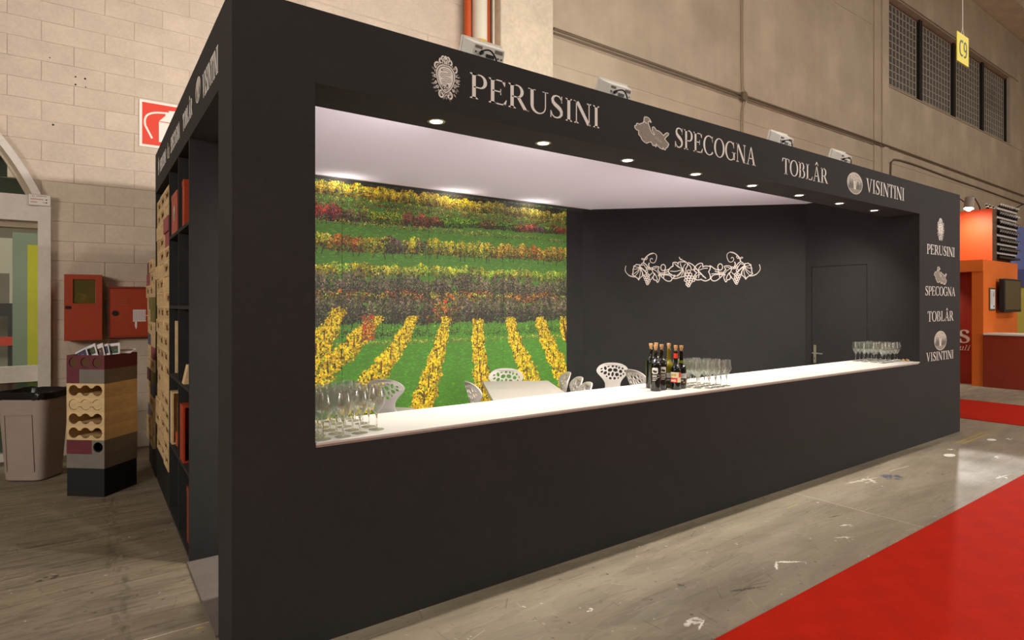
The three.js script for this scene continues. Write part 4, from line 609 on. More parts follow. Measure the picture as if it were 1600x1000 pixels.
// ---------------------------------------------------------------- wine bottles
{
  const dark = new THREE.MeshPhysicalMaterial({ color: 0x0d0f0a, roughness: 0.06, clearcoat: 0.6, clearcoatRoughness: 0.03 });
  const olive = new THREE.MeshPhysicalMaterial({ color: 0x6e6410, roughness: 0.06, clearcoat: 0.6 });
  const brownish = new THREE.MeshPhysicalMaterial({ color: 0x1d180c, roughness: 0.06, clearcoat: 0.6 });
  const green = new THREE.MeshPhysicalMaterial({ color: 0x6e7a14, roughness: 0.1, clearcoat: 0.5 });
  const prof = (r, h, sh) => [[0.001, 0], [r - 0.004, 0], [r, 0.004], [r, h * sh], [r * 0.97, h * (sh + 0.03)], [r * 0.78, h * (sh + 0.085)], [r * 0.5, h * (sh + 0.13)], [0.0145, h * (sh + 0.18)], [0.0138, h * 0.93], [0.016, h * 0.935], [0.016, h * 0.975], [0.0145, h * 0.985], [0.0145, h], [0.001, h]];
  const wrapTo = (r, a0, da, y0, y1) => new THREE.CylinderGeometry(r, r, y1 - y0, 20, 1, true, a0 - da / 2, da).translate(0, (y0 + y1) / 2, 0);
  const lblBird = canvasTex(256, 320, (c) => { c.clearRect(0, 0, 256, 320); c.fillStyle = '#e8e4da'; c.beginPath(); c.roundRect(10, 10, 190, 140, 36); c.fill(); c.fillStyle = '#1a1a16'; c.beginPath(); c.ellipse(80, 96, 46, 28, 0.2, 0, 7); c.fill(); c.beginPath(); c.ellipse(130, 104, 40, 24, -0.2, 0, 7); c.fill(); c.fillRect(58, 50, 16, 44); c.fillRect(112, 70, 12, 30); c.fillStyle = '#d9d5cb'; c.fillRect(20, 176, 226, 6); c.fillRect(20, 232, 226, 6); c.fillRect(240, 176, 6, 62); c.fillRect(20, 192, 130, 12); c.fillRect(20, 212, 150, 10); c.fillRect(20, 258, 160, 12); c.fillRect(20, 292, 120, 16); });
  const lblRed = canvasTex(256, 256, (c) => { c.fillStyle = '#e6d9b4'; c.fillRect(0, 0, 256, 256); c.fillStyle = '#d23a22'; c.fillRect(0, 140, 160, 116); c.fillRect(190, 0, 66, 130); c.fillStyle = '#caa96a'; c.fillRect(24, 30, 110, 70); c.fillStyle = '#f0e6d2'; c.fillRect(16, 188, 110, 14); c.fillRect(16, 212, 120, 20); });
  const lblWhite = canvasTex(256, 256, (c) => { c.fillStyle = '#16140f'; c.fillRect(0, 0, 256, 256); c.fillStyle = '#d6d4cf'; c.fillRect(0, 0, 256, 110); c.fillStyle = '#a9a7a2'; c.fillRect(20, 30, 200, 8); c.fillRect(20, 54, 160, 8); c.fillStyle = '#c8c4b8'; c.fillRect(90, 138, 60, 36); c.fillStyle = '#b98a2c'; c.beginPath(); c.arc(60, 200, 22, 0, 7); c.fill(); c.fillRect(140, 190, 50, 26); });
  const mat = (t) => std({ map: t, roughness: 0.55, alphaTest: 0.5, side: THREE.DoubleSide });
  const mb = mat(lblBird), mr = mat(lblRed), mw = mat(lblWhite);
  const A = Math.atan2(-0.493 - 3.0, 2.726 + 0.25);   // towards the front left
  const bottle = (label, x, z, glass, lab, capsule, h = 0.3, r = 0.0385, sh = 0.62, turn = 0) => {
    const b = thing('wine_bottle', label, 'bottle', [x, CT, z], 0, 'opened wine bottles on the counter');
    part('glass', lathe(prof(r, h, sh), 36), glass, b);
    if (lab === 'bird') part('label', wrapTo(r + 0.0006, A + turn, 1.5, 0.075, 0.175), mb, b);
    if (lab === 'red') part('label', wrapTo(r + 0.0006, A + turn, 2.4, 0.055, 0.13), mr, b);
    if (lab === 'white') part('label', wrapTo(r + 0.0006, A + turn, 2.4, 0.03, 0.115), mw, b);
    if (capsule) part('capsule', lathe([[0.0152, h * capsule[1]], [0.0152, h * capsule[2]]], 24), capsule[0], b);
    part('cork', [cyl(0.0115, 0.0095, 0.026, 0, h + 0.008, 0, 18), cyl(0.0145, 0.0135, 0.02, 0, h + 0.028, 0, 18)], M.cork, b);
  };
  bottle('plain black wine bottle at the back left of the bottle group', 2.985, -0.325, dark, null, null, 0.3, 0.0385, 0.66);
  bottle('black wine bottle with a round white emblem at the very front of the group', 2.9, -0.205, dark, 'bird', null, 0.298, 0.0395, 0.64);
  bottle('dark wine bottle hidden behind the front one, only its cork showing', 3.09, -0.365, dark, null, null, 0.3, 0.0385, 0.64);
  bottle('dark brown wine bottle with white emblem just right of the front one', 2.99, -0.226, brownish, 'bird', null, 0.298, 0.0385, 0.64, 0.5);
  bottle('yellow-olive wine bottle with a white and black label', 3.115, -0.262, olive, 'white', null, 0.3, 0.037, 0.54);
  bottle('black wine bottle with red neck band and cream-red label', 3.084, -0.172, dark, 'red', [M.signRed, 0.8, 0.93], 0.29, 0.0385, 0.5);
  bottle('slender wine bottle with a green neck and silver label, nearest the glasses', 3.165, -0.185, dark, 'white', [green, 0.58, 0.74], 0.285, 0.037, 0.5, 0.2);
  for (const [x, z, a, lab] of [[7.0, -0.07, 0.4, 'cork lying nearest the corkscrew at the right end of the counter']]) { const o = thing('cork', lab, 'cork', [x - 0.06, CT + 0.014, z - 0.06], a); part('cork', cyl(0.014, 0.012, 0.045).rotateZ(Math.PI / 2), M.cork, o); }
  const k = thing('corkscrew', 'wooden-handled corkscrew lying at the right end of the counter', 'corkscrew', [6.97, CT + 0.013, -0.1], 0.5);
  part('handle', rb(0.11, 0.022, 0.024, 0.008), M.cork, k); part('screw', tube(Array.from({ length: 40 }, (_, i) => [0.055 + i * 0.0016, Math.cos(i * 0.9) * 0.004 - 0.004, Math.sin(i * 0.9) * 0.004]), 0.0014, 80, 6), M.steel, k);
  one('card_stack', [rb(0.09, 0.006, 0.055, 0.001, 6.96, CT + 0.0035, -0.2), rb(0.088, 0.006, 0.056, 0.001, 6.958, CT + 0.0095, -0.202)], M.whiteMatt, 'small stack of white cards beside the corkscrew', 'cards');
}
// ---------------------------------------------------------------- left side: shelving with boxes
{
  const s = thing('shelving_unit', 'tall charcoal open shelving built into the left side of the stand', 'shelf', [0, 0, 0]);
  part('side_panel', bb(0, 0.37, 0.012, 2.555, -1.325, -1.295), M.black, s); part('side_panel', bb(0, 0.37, 0, 2.555, BACK + 0.005, BACK + 0.035), M.black, s);
  part('divider', bb(0.002, 0.37, 0.03, 2.555, -1.87, -1.85), M.black, s); part('divider', bb(0.002, 0.37, 0.03, 2.555, -2.42, -2.4), M.black, s);
  for (const y of [0.0135, 0.505, 1.02, 1.525, 2.04]) for (const [a, b] of [[-1.849, -1.326], [-2.399, -1.871]]) part('shelf_board', bb(0.001, 0.37, y, y + 0.022, a, b), M.black, s);
  part('plinth', bb(0.004, 0.37, 0.0, 0.285, BACK + 0.036, -2.421), M.crateBlack, s);
  const box = (label, x0, x1, y, h, z0, z1, m) => { const o = thing('gift_box', label, 'box', [(x0 + x1) / 2, y, (z0 + z1) / 2]), w = x1 - x0, d = z1 - z0; part('carton', rb(w, h - 0.04, d, 0.002, 0, (h - 0.04) / 2, 0), m, o); part('lid', rb(w + 0.003, 0.04, d + 0.003, 0.002, 0, h - 0.02, 0), m, o); return o; };
  const tray = (name, label, x0, x1, y, h, z0, z1, t, m) => { const o = thing(name, label, 'box', [(x0 + x1) / 2, y, (z0 + z1) / 2]), w = (x1 - x0) / 2, d = (z1 - z0) / 2; part('back_board', bb(-w + t, w - t, t, h - t, -d, -d + t), m, o); part('side_board', bb(-w, -w + t, 0, h, -d, d), m, o); part('side_board', bb(w - t, w, 0, h, -d, d), m, o); part('end_board', bb(-w + t, w - t, 0, t, -d, d), m, o); part('end_board', bb(-w + t, w - t, h - t, h, -d, d), m, o); return o; };
  const e = box('red box with a white round emblem lying along the top shelf', 0.012, 0.13, 2.063, 0.3, -2.36, -2.03, M.red);
  part('emblem', new THREE.PlaneGeometry(0.11, 0.11).rotateY(-Math.PI / 2).translate(-0.061, 0.15, 0.02), M.medal, e);
  box('plain red box standing upright on the top shelf nearest the doorway', 0.022, 0.2, 2.063, 0.325, -1.83, -1.74, M.red);
  const bd = thing('wooden_board', 'tall thin pale board standing on the middle shelf', 'board', [0.12, 1.043, -2.35]); part('board', rb(0.17, 0.39, 0.03, 0.002, 0, 0.195, 0), M.wood, bd);
  const wd = thing('wooden_wedge', 'small pale wooden wedge at the edge of the middle shelf', 'wedge', [0.05, 1.043, -1.68]); part('wedge', boxUV(ext(poly([[-0.047, 0], [0.1, 0], [0.1, 0.12], [-0.022, 0.12]]), 0.1)), M.wood, wd);
  tray('wooden_box', 'shallow open pale wooden bottle box on the lower shelf', 0.004, 0.2, 0.528, 0.385, -2.36, -2.26, 0.012, M.wood);
  const bk = thing('carton_block', 'small brown carton in front of the open pale bottle box', 'box', [0.085, 0.528, -2.2]); part('carton', rb(0.12, 0.1, 0.06, 0.003, 0, 0.05, 0), M.pipeRed, bk);
  tray('gift_box', 'open red display box on the lower shelf beside the doorway', 0.003, 0.2, 0.528, 0.37, -1.78, -1.62, 0.012, M.red);
  const oc = thing('carton_block', 'orange carton standing inside the open red display box', 'box', [0.1, 0.541, -1.7]); part('carton', rb(0.09, 0.16, 0.08, 0.003, 0, 0.08, 0), M.pipeRed, oc);
  box('slim red box standing on the bottom shelf', 0.022, 0.07, 0.037, 0.35, -1.6, -1.45, M.redDark);
}
// ---------------------------------------------------------------- wine crates
const CW = 0.332, CH = 0.1145, CD = 0.364;
const waist = (inset = 0) => { const pts = [], cs = [-0.104, 0, 0.104], r = 0.0435 - inset; const f = (x) => { let m = 0; for (const c of cs) m = Math.max(m, Math.sqrt(Math.max(0, r * r - (x - c) ** 2))); return Math.abs(x) < 0.104 ? Math.max(m, 0.019 - inset) : m; }; const n = 48; for (let i = 0; i <= n; i++) { const x = -0.104 - r + (0.208 + 2 * r) * i / n; pts.push([x, f(x)]); } return [...pts, ...pts.slice(1, -1).reverse().map(([x, y]) => [x, -y])]; };
const crateGeo = (() => {
  const face = poly(rect(-CW / 2, -CH / 2, CW / 2, CH / 2)); face.holes.push(new THREE.Path(waist().reverse().map(([x, y]) => V2(x, y))));
  const wall = 0.012, z0 = -CD, z1 = -wall;
  return {
    pierced: boxUV(ext(face, wall).translate(0, CH / 2, -wall)), plain: rb(CW, CH, wall, 0.0015, 0, CH / 2, -wall / 2, 1), plug: boxUV(ext(poly(waist(0.0035)), wall - 0.004).translate(0, CH / 2, -wall)),
    body: join([bb(-CW / 2, CW / 2, 0.0005, wall, z0, z1), bb(-CW / 2, CW / 2, CH - wall, CH - 0.0005, z0, z1), bb(-CW / 2, -CW / 2 + wall, wall, CH - wall, z0, z1), bb(CW / 2 - wall, CW / 2, wall, CH - wall, z0, z1), bb(-CW / 2 + wall, CW / 2 - wall, wall, CH - wall, z0, z0 + wall)]),
  };
})();
function makeCrate(label, kind, m, group) {
  const c = thing('wine_crate', label, 'crate', [0, 0, 0], 0, group);
  part('body', crateGeo.body, m, c); part('front_panel', kind === 'plain' ? crateGeo.plain : crateGeo.pierced, m, c);
  if (kind === 'plugged') part('cut_out', crateGeo.plug, m, c);
  return c;
}
{
  const protos = {}; const G = 'wine crates stacked at the left side';
  const kinds = [['pierced', M.wood, 'pale wine crate with three joined bottle holes'], ['plugged', M.wood, 'pale wine crate with uncut bottle outlines'], ['plain', M.wood, 'plain pale wine crate'], ['plain', M.crateRose, 'rose-coloured wine crate'], ['plain', M.crateOlive, 'olive-coloured wine crate'], ['plain', M.maroon, 'maroon wine crate'], ['plain', M.crateBlue, 'blue-grey wine crate']];
  const ord = ['lowest', 'second', 'third', 'fourth', 'fifth', 'sixth', 'seventh', 'eighth', 'ninth', 'tenth', 'eleventh', 'twelfth', 'thirteenth', 'fourteenth', 'fifteenth', 'sixteenth', 'seventeenth', 'eighteenth', 'topmost'];
  const cols = [[-2.595, 0.286, 19, 'front shelf column'], [-2.93, 0.286, 19, 'middle shelf column'], [-3.265, 0.286, 19, 'rear shelf column'], [-3.69, 0.25, 15, 'outer stack'], [-4.03, 0.25, 15, 'outermost stack']];
  one('crate_base', [bb(0.0, 0.36, 0, 0.249, -4.2, -3.515)], M.crateBlack, 'low black base under the outer crate stacks', 'base');
  for (const [ci, [z, y0, n, word]] of cols.entries()) for (let j = 0; j < n; j++) {
    let k = rnd() < 0.7 ? 0 : rnd() < 0.5 ? 1 : 2;
    if (ci >= 3 && rnd() < 0.3) k = 3 + ((rnd() * 4) | 0);
    if (ci === 0 && (j === 15 || j === 16)) k = 3; if (ci === 4 && j === 14) k = 5; if (ci === 3 && (j === 10 || j === 11)) k = 4;
    const label = `${kinds[k][2]}, ${ord[j] === 'topmost' || j === n - 1 ? 'topmost' : ord[j] + (j ? ' from below' : '')} in the ${word}`, pos = [(ci >= 3 ? -0.015 : 0.004) + rr(-0.012, 0.006), y0 + j * CH, z + rr(-0.001, 0.001)];
    if (!protos[k]) { protos[k] = at(makeCrate(label, kinds[k][0], kinds[k][1], G), pos, LT); } else copyOf(protos[k], pos, LT, label, G);
  }
}
{ // free-standing display tower of crates, turned towards the camera
  const turn = -0.72, p0 = [-0.5135, 0, -3.1885], G = 'crates of the display tower';   // middle of the front lower edge
  const cr = (name, label, kind, m, j) => { const c = makeCrate(label, kind, m, G); return at(c, [p0[0], j * CH, p0[2]], turn); };
  const base = thing('crate_base', 'black double-height base of the crate display tower', 'base', [...p0], turn, G); part('plinth', rb(CW - 0.004, 2 * CH - 0.001, CD - 0.004, 0.002, 0, CH, -CD / 2), M.crateBlack, base);
  cr('wine_crate', 'plain grey wine crate on the black base of the tower', 'plain', M.crateGrey, 2);
  const h1 = thing('wine_crate', 'grey wine crate with a maroon panel and one bottle hole', 'crate', [p0[0], 3 * CH, p0[2]], turn, G);
  part('body', crateGeo.body, M.crateGrey, h1);
  const f1 = poly(rect(CW / 2 - 0.11, -CH / 2, CW / 2, CH / 2)); const hp = new THREE.Path(); hp.absellipse(CW / 2 - 0.056, 0, 0.042, 0.042, 0, 6.2832, true, 0); f1.holes.push(hp);
  part('front_panel', boxUV(ext(f1, 0.012).translate(0, CH / 2, -0.012)), M.crateGrey, h1); part('front_panel', rb(CW - 0.1105, CH, 0.013, 0.0015, -0.055, CH / 2, -0.006, 1), M.maroon, h1, 'maroon panel');
  cr('wine_crate', 'lowest pale wine crate of the display tower, three bottle holes', 'pierced', M.wood, 4); cr('wine_crate', 'second pale pierced wine crate of the tower, directly under the uncut one', 'pierced', M.wood, 5);
  cr('wine_crate', 'pale wine crate of the tower with uncut bottle outlines', 'plugged', M.wood, 6); cr('wine_crate', 'highest pale wine crate of the tower, three bottle holes above the uncut one', 'pierced', M.wood, 7);
  const h2 = thing('wine_crate', 'grey wine crate with a short maroon panel under the leaflet tray', 'crate', [p0[0], 8 * CH, p0[2]], turn, G);
  part('body', crateGeo.body, M.crateGrey, h2); part('front_panel', rb(CW - 0.111, CH, 0.012, 0.0015, 0.055, CH / 2, -0.006, 1), M.crateGrey, h2); part('front_panel', rb(0.11, CH, 0.014, 0.0015, -0.111, CH / 2, -0.006, 1), M.maroon, h2, 'maroon panel');
  const tr = thing('leaflet_tray', 'open maroon crate filled with leaflets on top of the tower', 'tray', [p0[0], 9 * CH, p0[2]], turn, G), w = 0.012;
  part('tray_body', [bb(-CW / 2, CW / 2, 0.0005, w, -CD, -w), bb(-CW / 2, -CW / 2 + w, w, CH, -CD, -w), bb(CW / 2 - w, CW / 2, w, CH, -CD, -w), bb(-CW / 2 + w, CW / 2 - w, w, CH, -CD, -CD + w)], M.maroon, tr);
  part('front_panel', boxUV(ext((() => { const f = poly(rect(-CW / 2, -CH / 2, CW / 2, CH / 2)); for (const c of [-0.104, 0, 0.104]) { const q = new THREE.Path(); q.absellipse(c, -0.002, 0.042, 0.042, 0, 6.2832, true, 0); f.holes.push(q); } return f; })(), w).translate(0, CH / 2, -w)), M.maroon, tr);
  for (const c of [-0.104, 0, 0.104]) part('disc', cyl(0.0415, 0.0415, 0.004, 0, 0, 0, 28).rotateX(Math.PI / 2).translate(c, CH / 2 - 0.002, -w * 0.8), M.crateBrown, tr);
  const print = (seedv) => canvasTex(128, 192, (c) => { c.fillStyle = '#e4e2e4'; c.fillRect(0, 0, 128, 192); c.fillStyle = ['#3c4658', '#4a5346', '#6d4a44', '#39434c'][seedv % 4]; c.fillRect(10, 16 + 10 * (seedv % 3), 108, 70); c.fillStyle = '#2a2b30'; c.fillRect(10, 110, 60, 8); for (let k = 0; k < 6; k++) c.fillRect(10, 126 + k * 9, rr(40, 100), 3); for (let k = 0; k < 14; k++) { c.fillStyle = `rgba(${rr(60, 200) | 0},${rr(60, 190) | 0},${rr(60, 180) | 0},0.8)`; c.fillRect(rr(10, 100), rr(20, 90), rr(6, 18), rr(6, 16)); } });
  const pm = [0, 1, 2].map((k) => std({ map: print(k), roughness: 0.4 }));
  const words = ['leftmost leaflet leaning out of the tray', 'white leaflet with a dark picture, second from left in the tray', 'narrow leaflet third from left in the tray', 'leaflet in the middle of the tray showing its white edge', 'large pale leaflet with pictures at the back of the tray', 'grey-white leaflet lying flat over the right rim of the tray'];
  const c0 = Math.cos(turn), s0 = Math.sin(turn), put = (lx, ly, lz) => [p0[0] + lx * c0 + lz * s0, 9 * CH + ly, p0[2] - lx * s0 + lz * c0];
  const lf = [[-0.1, 0.085, -0.09, 0.1, 0.15, 0.5, 0.25], [-0.07, 0.1, -0.13, 0.13, 0.17, 0.45, 0.22], [-0.005, 0.1, -0.15, 0.1, 0.19, 0.38, 0.2], [0.03, 0.1, -0.17, 0.09, 0.18, 0.36, 0.18], [0.045, 0.11, -0.2, 0.19, 0.17, 0.12, 0.12], [0.11, 0.128, -0.29, 0.16, 0.1, 0.1, 1.25]];
  lf.forEach(([x, y, z, ww, hh, rz, rx], i) => { const o = thing('leaflet', words[i], 'leaflet', put(x, y, z), turn, 'leaflets in the tray'); const m = part('sheet', boxUV(new THREE.BoxGeometry(ww, hh, 0.004), 1), M.whiteMatt, o); const q = part('print', new THREE.PlaneGeometry(ww - 0.004, hh - 0.004), pm[i % 3], o); q.position.z = 0.0028; const e = new THREE.Euler(-rx, 0, rz); m.rotation.copy(e); q.rotation.copy(e); q.position.applyEuler(e); });
}
{ // waste bin with a black bag
  const b = thing('waste_bin', 'tall taupe plastic waste bin lined with a black bag', 'bin', [-0.89, 0, -4.13], -0.62);
  const ring = (w, d, r, y) => { const p = []; for (let i = 0; i < 48; i++) { const a = (i + 0.5) / 48 * 6.2832, cx = Math.cos(a), cz = Math.sin(a), q = 0.22; p.push([Math.sign(cx) * Math.pow(Math.abs(cx), q + 0.18) * w / 2, y, Math.sign(cz) * Math.pow(Math.abs(cz), q + 0.18) * d / 2]); } return p; };
  const loft = (rs, jit = 0) => { const pos = [], idx = [], uv = []; rs.forEach((r, j) => r.forEach((p, i) => { pos.push(p[0] + rr(-jit, jit), p[1] + rr(-jit, jit), p[2] + rr(-jit, jit)); uv.push(i / 12, p[1]); })); for (let j = 0; j + 1 < rs.length; j++) for (let i = 0; i < 48; i++) { const a = j * 48 + i, c = j * 48 + (i + 1) % 48; idx.push(a, a + 48, c, c, a + 48, c + 48); } const g = new THREE.BufferGeometry(); g.setAttribute('position', new THREE.Float32BufferAttribute(pos, 3)); g.setAttribute('uv', new THREE.Float32BufferAttribute(uv, 2)); g.setIndex(idx); g.computeVertexNormals(); return g; };
  M.bin.side = THREE.DoubleSide; M.bag.side = THREE.DoubleSide;
  part('body', loft([ring(0.05, 0.05, 0, 0.004), ring(0.33, 0.28, 0, 0.004), ring(0.345, 0.295, 0, 0.018), ring(0.42, 0.36, 0, 0.62), ring(0.435, 0.37, 0, 0.625), ring(0.45, 0.385, 0, 0.755)]), M.bin, b);
  const emb = []; for (const s of [-1, 1]) emb.push(bx(0.006, 0.5, 0.006, s * 0.12, 0.34, 0.166)); emb.push(bx(0.246, 0.006, 0.006, 0, 0.59, 0.184), bx(0.246, 0.006, 0.006, 0, 0.09, 0.148));
  part('embossed_frame', emb.slice(0, 2).map((g) => g.translate(0, -0.34, -0.166).rotateX(0.054).translate(0, 0.34, 0.167)).concat(emb.slice(2)), M.bin, b);
  part('bag', loft([ring(0.463, 0.398, 0, 0.725), ring(0.47, 0.405, 0, 0.735), ring(0.468, 0.402, 0, 0.77), ring(0.455, 0.39, 0, 0.79), ring(0.43, 0.365, 0, 0.785), ring(0.4, 0.34, 0, 0.7), ring(0.36, 0.3, 0, 0.5), ring(0.1, 0.1, 0, 0.45)], 0.006), M.bag, b);
}
// ---------------------------------------------------------------- fire cabinets and sign on the hall wall
const extPicto = (c, s, x, y, lw = 0.14) => { // extinguisher, drawn in a unit about s high
  c.save(); c.translate(x, y); c.scale(s, s); c.beginPath(); c.moveTo(-0.26, 0.95); c.lineTo(-0.26, 0.38); c.lineTo(-0.1, 0.2); c.lineTo(-0.1, 0.1); c.lineTo(0.12, 0.1); c.lineTo(0.12, 0.2); c.lineTo(0.28, 0.38); c.lineTo(0.28, 0.95); c.closePath(); c.fill(); c.lineWidth = 0.05; c.beginPath(); c.moveTo(-0.1, 0.13); c.bezierCurveTo(-0.55, 0.15, -0.62, 0.3, -0.58, 0.55); c.lineTo(-0.42, 0.88); c.stroke(); c.lineWidth = 0.055; c.beginPath(); c.moveTo(0.05, 0.12); c.lineTo(0.45, 0.2); c.moveTo(-0.02, 0.08); c.lineTo(0.3, 0.05); c.stroke(); c.restore();
};
{
  const z = WZ;
  const cab = thing('extinguisher_cabinet', 'red wall cabinet with a yellow-lit window and extinguisher symbol', 'cabinet', [-0.535, 1.528, z]);
  const f = poly(rect(-0.158, -0.335, 0.158, 0.335)); f.holes.push(new THREE.Path(rect(-0.085, 0.04, 0.1, 0.285).reverse().map(([x, y]) => V2(x, y))));
  part('door', boxUV(ext(f, 0.02, 0.003, 2).translate(0, 0, 0.185)), M.red, cab);
  part('case', [bb(-0.158, -0.15, -0.335, 0.335, 0, 0.185), bb(0.15, 0.158, -0.335, 0.335, 0, 0.185), bb(-0.15, 0.15, 0.327, 0.335, 0, 0.185), bb(-0.15, 0.15, -0.335, -0.327, 0, 0.185), bb(-0.15, 0.15, -0.327, 0.327, 0, 0.01)], M.redDark, cab);
  part('pane', bb(-0.084, 0.099, 0.041, 0.284, 0.19, 0.194), M.paneYellow, cab);
  part('lock', rb(0.05, 0.03, 0.012, 0.004, -0.125, 0.0, 0.208), M.blackPlastic, cab);
  part('symbol', new THREE.PlaneGeometry(0.18, 0.18).translate(0.002, -0.165, 0.2065), decalMat(canvasTex(256, 256, (c) => { c.fillStyle = c.strokeStyle = '#e8e0da'; extPicto(c, 240, 140, 6); c.fillStyle = '#9a3a22'; c.fillRect(76, 96, 132, 5); c.fillRect(76, 214, 132, 5); })), cab);
  one('hazard_card', [boxUV(new THREE.BoxGeometry(0.085, 0.1, 0.004)).rotateZ(-0.3).translate(-0.565, 1.625, z + 0.1)], std({ color: 0xd8d012, roughness: 0.5 }), 'yellow card inside the extinguisher cabinet window', 'card');
  one('fire_extinguisher', [lathe([[0.001, 0], [0.06, 0], [0.062, 0.01], [0.062, 0.33], [0.05, 0.38], [0.02, 0.4], [0.018, 0.46], [0.001, 0.46]]).translate(-0.5, 1.205, z + 0.09)], M.redDark, 'fire extinguisher behind the yellow window of the wall cabinet', 'fire extinguisher');
  const h = thing('hose_cabinet', 'wide red wall cabinet with louvres and a hose reel symbol', 'cabinet', [0.0, 1.477, z]);
  part('case', bb(-0.317, 0.317, -0.268, 0.268, 0, 0.12), M.red, h); part('door', rb(0.6, 0.5, 0.012, 0.003, 0.0, -0.004, 0.124), M.red, h); part('trim', [bb(-0.317, 0.317, 0.255, 0.272, 0.12, 0.14)], M.redDark, h);
  for (let k = 0; k < 4; k++) for (const x of [-0.185, 0.2]) part('louvre', rb(0.06, 0.005, 0.008, 0.002, x, 0.08 + k * 0.024, 0.1315, 1), std({ color: 0xb06a50, roughness: 0.5 }), h);
  part('lock', [cyl(0.028, 0.028, 0.014, 0, 0, 0, 28).rotateX(Math.PI / 2).translate(-0.265, -0.01, 0.134)], M.blackPlastic, h);
  part('symbol', new THREE.PlaneGeometry(0.26, 0.24).translate(-0.01, -0.07, 0.1315), decalMat(canvasTex(256, 236, (c) => { c.fillStyle = c.strokeStyle = '#e8e0da'; for (let k = 0; k < 8; k++) { c.fillRect(34 + k * 14.5, 22, 11, 128); } c.fillRect(30, 30, 122, 6); c.fillRect(30, 138, 122, 6); c.fillRect(50, 150, 20, 52); c.beginPath(); c.moveTo(50, 200); c.lineTo(70, 200); c.lineTo(62, 232); c.closePath(); c.fill(); c.lineWidth = 8; c.beginPath(); c.moveTo(150, 86); c.lineTo(188, 86); c.stroke(); c.beginPath(); c.arc(204, 86, 15, 0, 7); c.stroke(); })), h);
  const sg = thing('fire_sign', 'square red sign with a white fire extinguisher symbol on the block wall', 'sign', [0.205, 3.55, z + 0.004]);
  part('plate', rb(0.5, 0.52, 0.008, 0.003), M.frameWhite, sg);
  part('print', new THREE.PlaneGeometry(0.49, 0.51).translate(0, 0, 0.006), std({ roughness: 0.5, map: canvasTex(512, 532, (c) => { c.fillStyle = '#ece4d8'; c.fillRect(0, 0, 512, 532); c.fillStyle = '#e0391a'; c.fillRect(26, 26, 460, 480); c.fillStyle = c.strokeStyle = '#ece4d8'; extPicto(c, 420, 300, 60); c.fillStyle = '#e0391a'; c.fillRect(180, 218, 250, 9); }) }), sg);
}
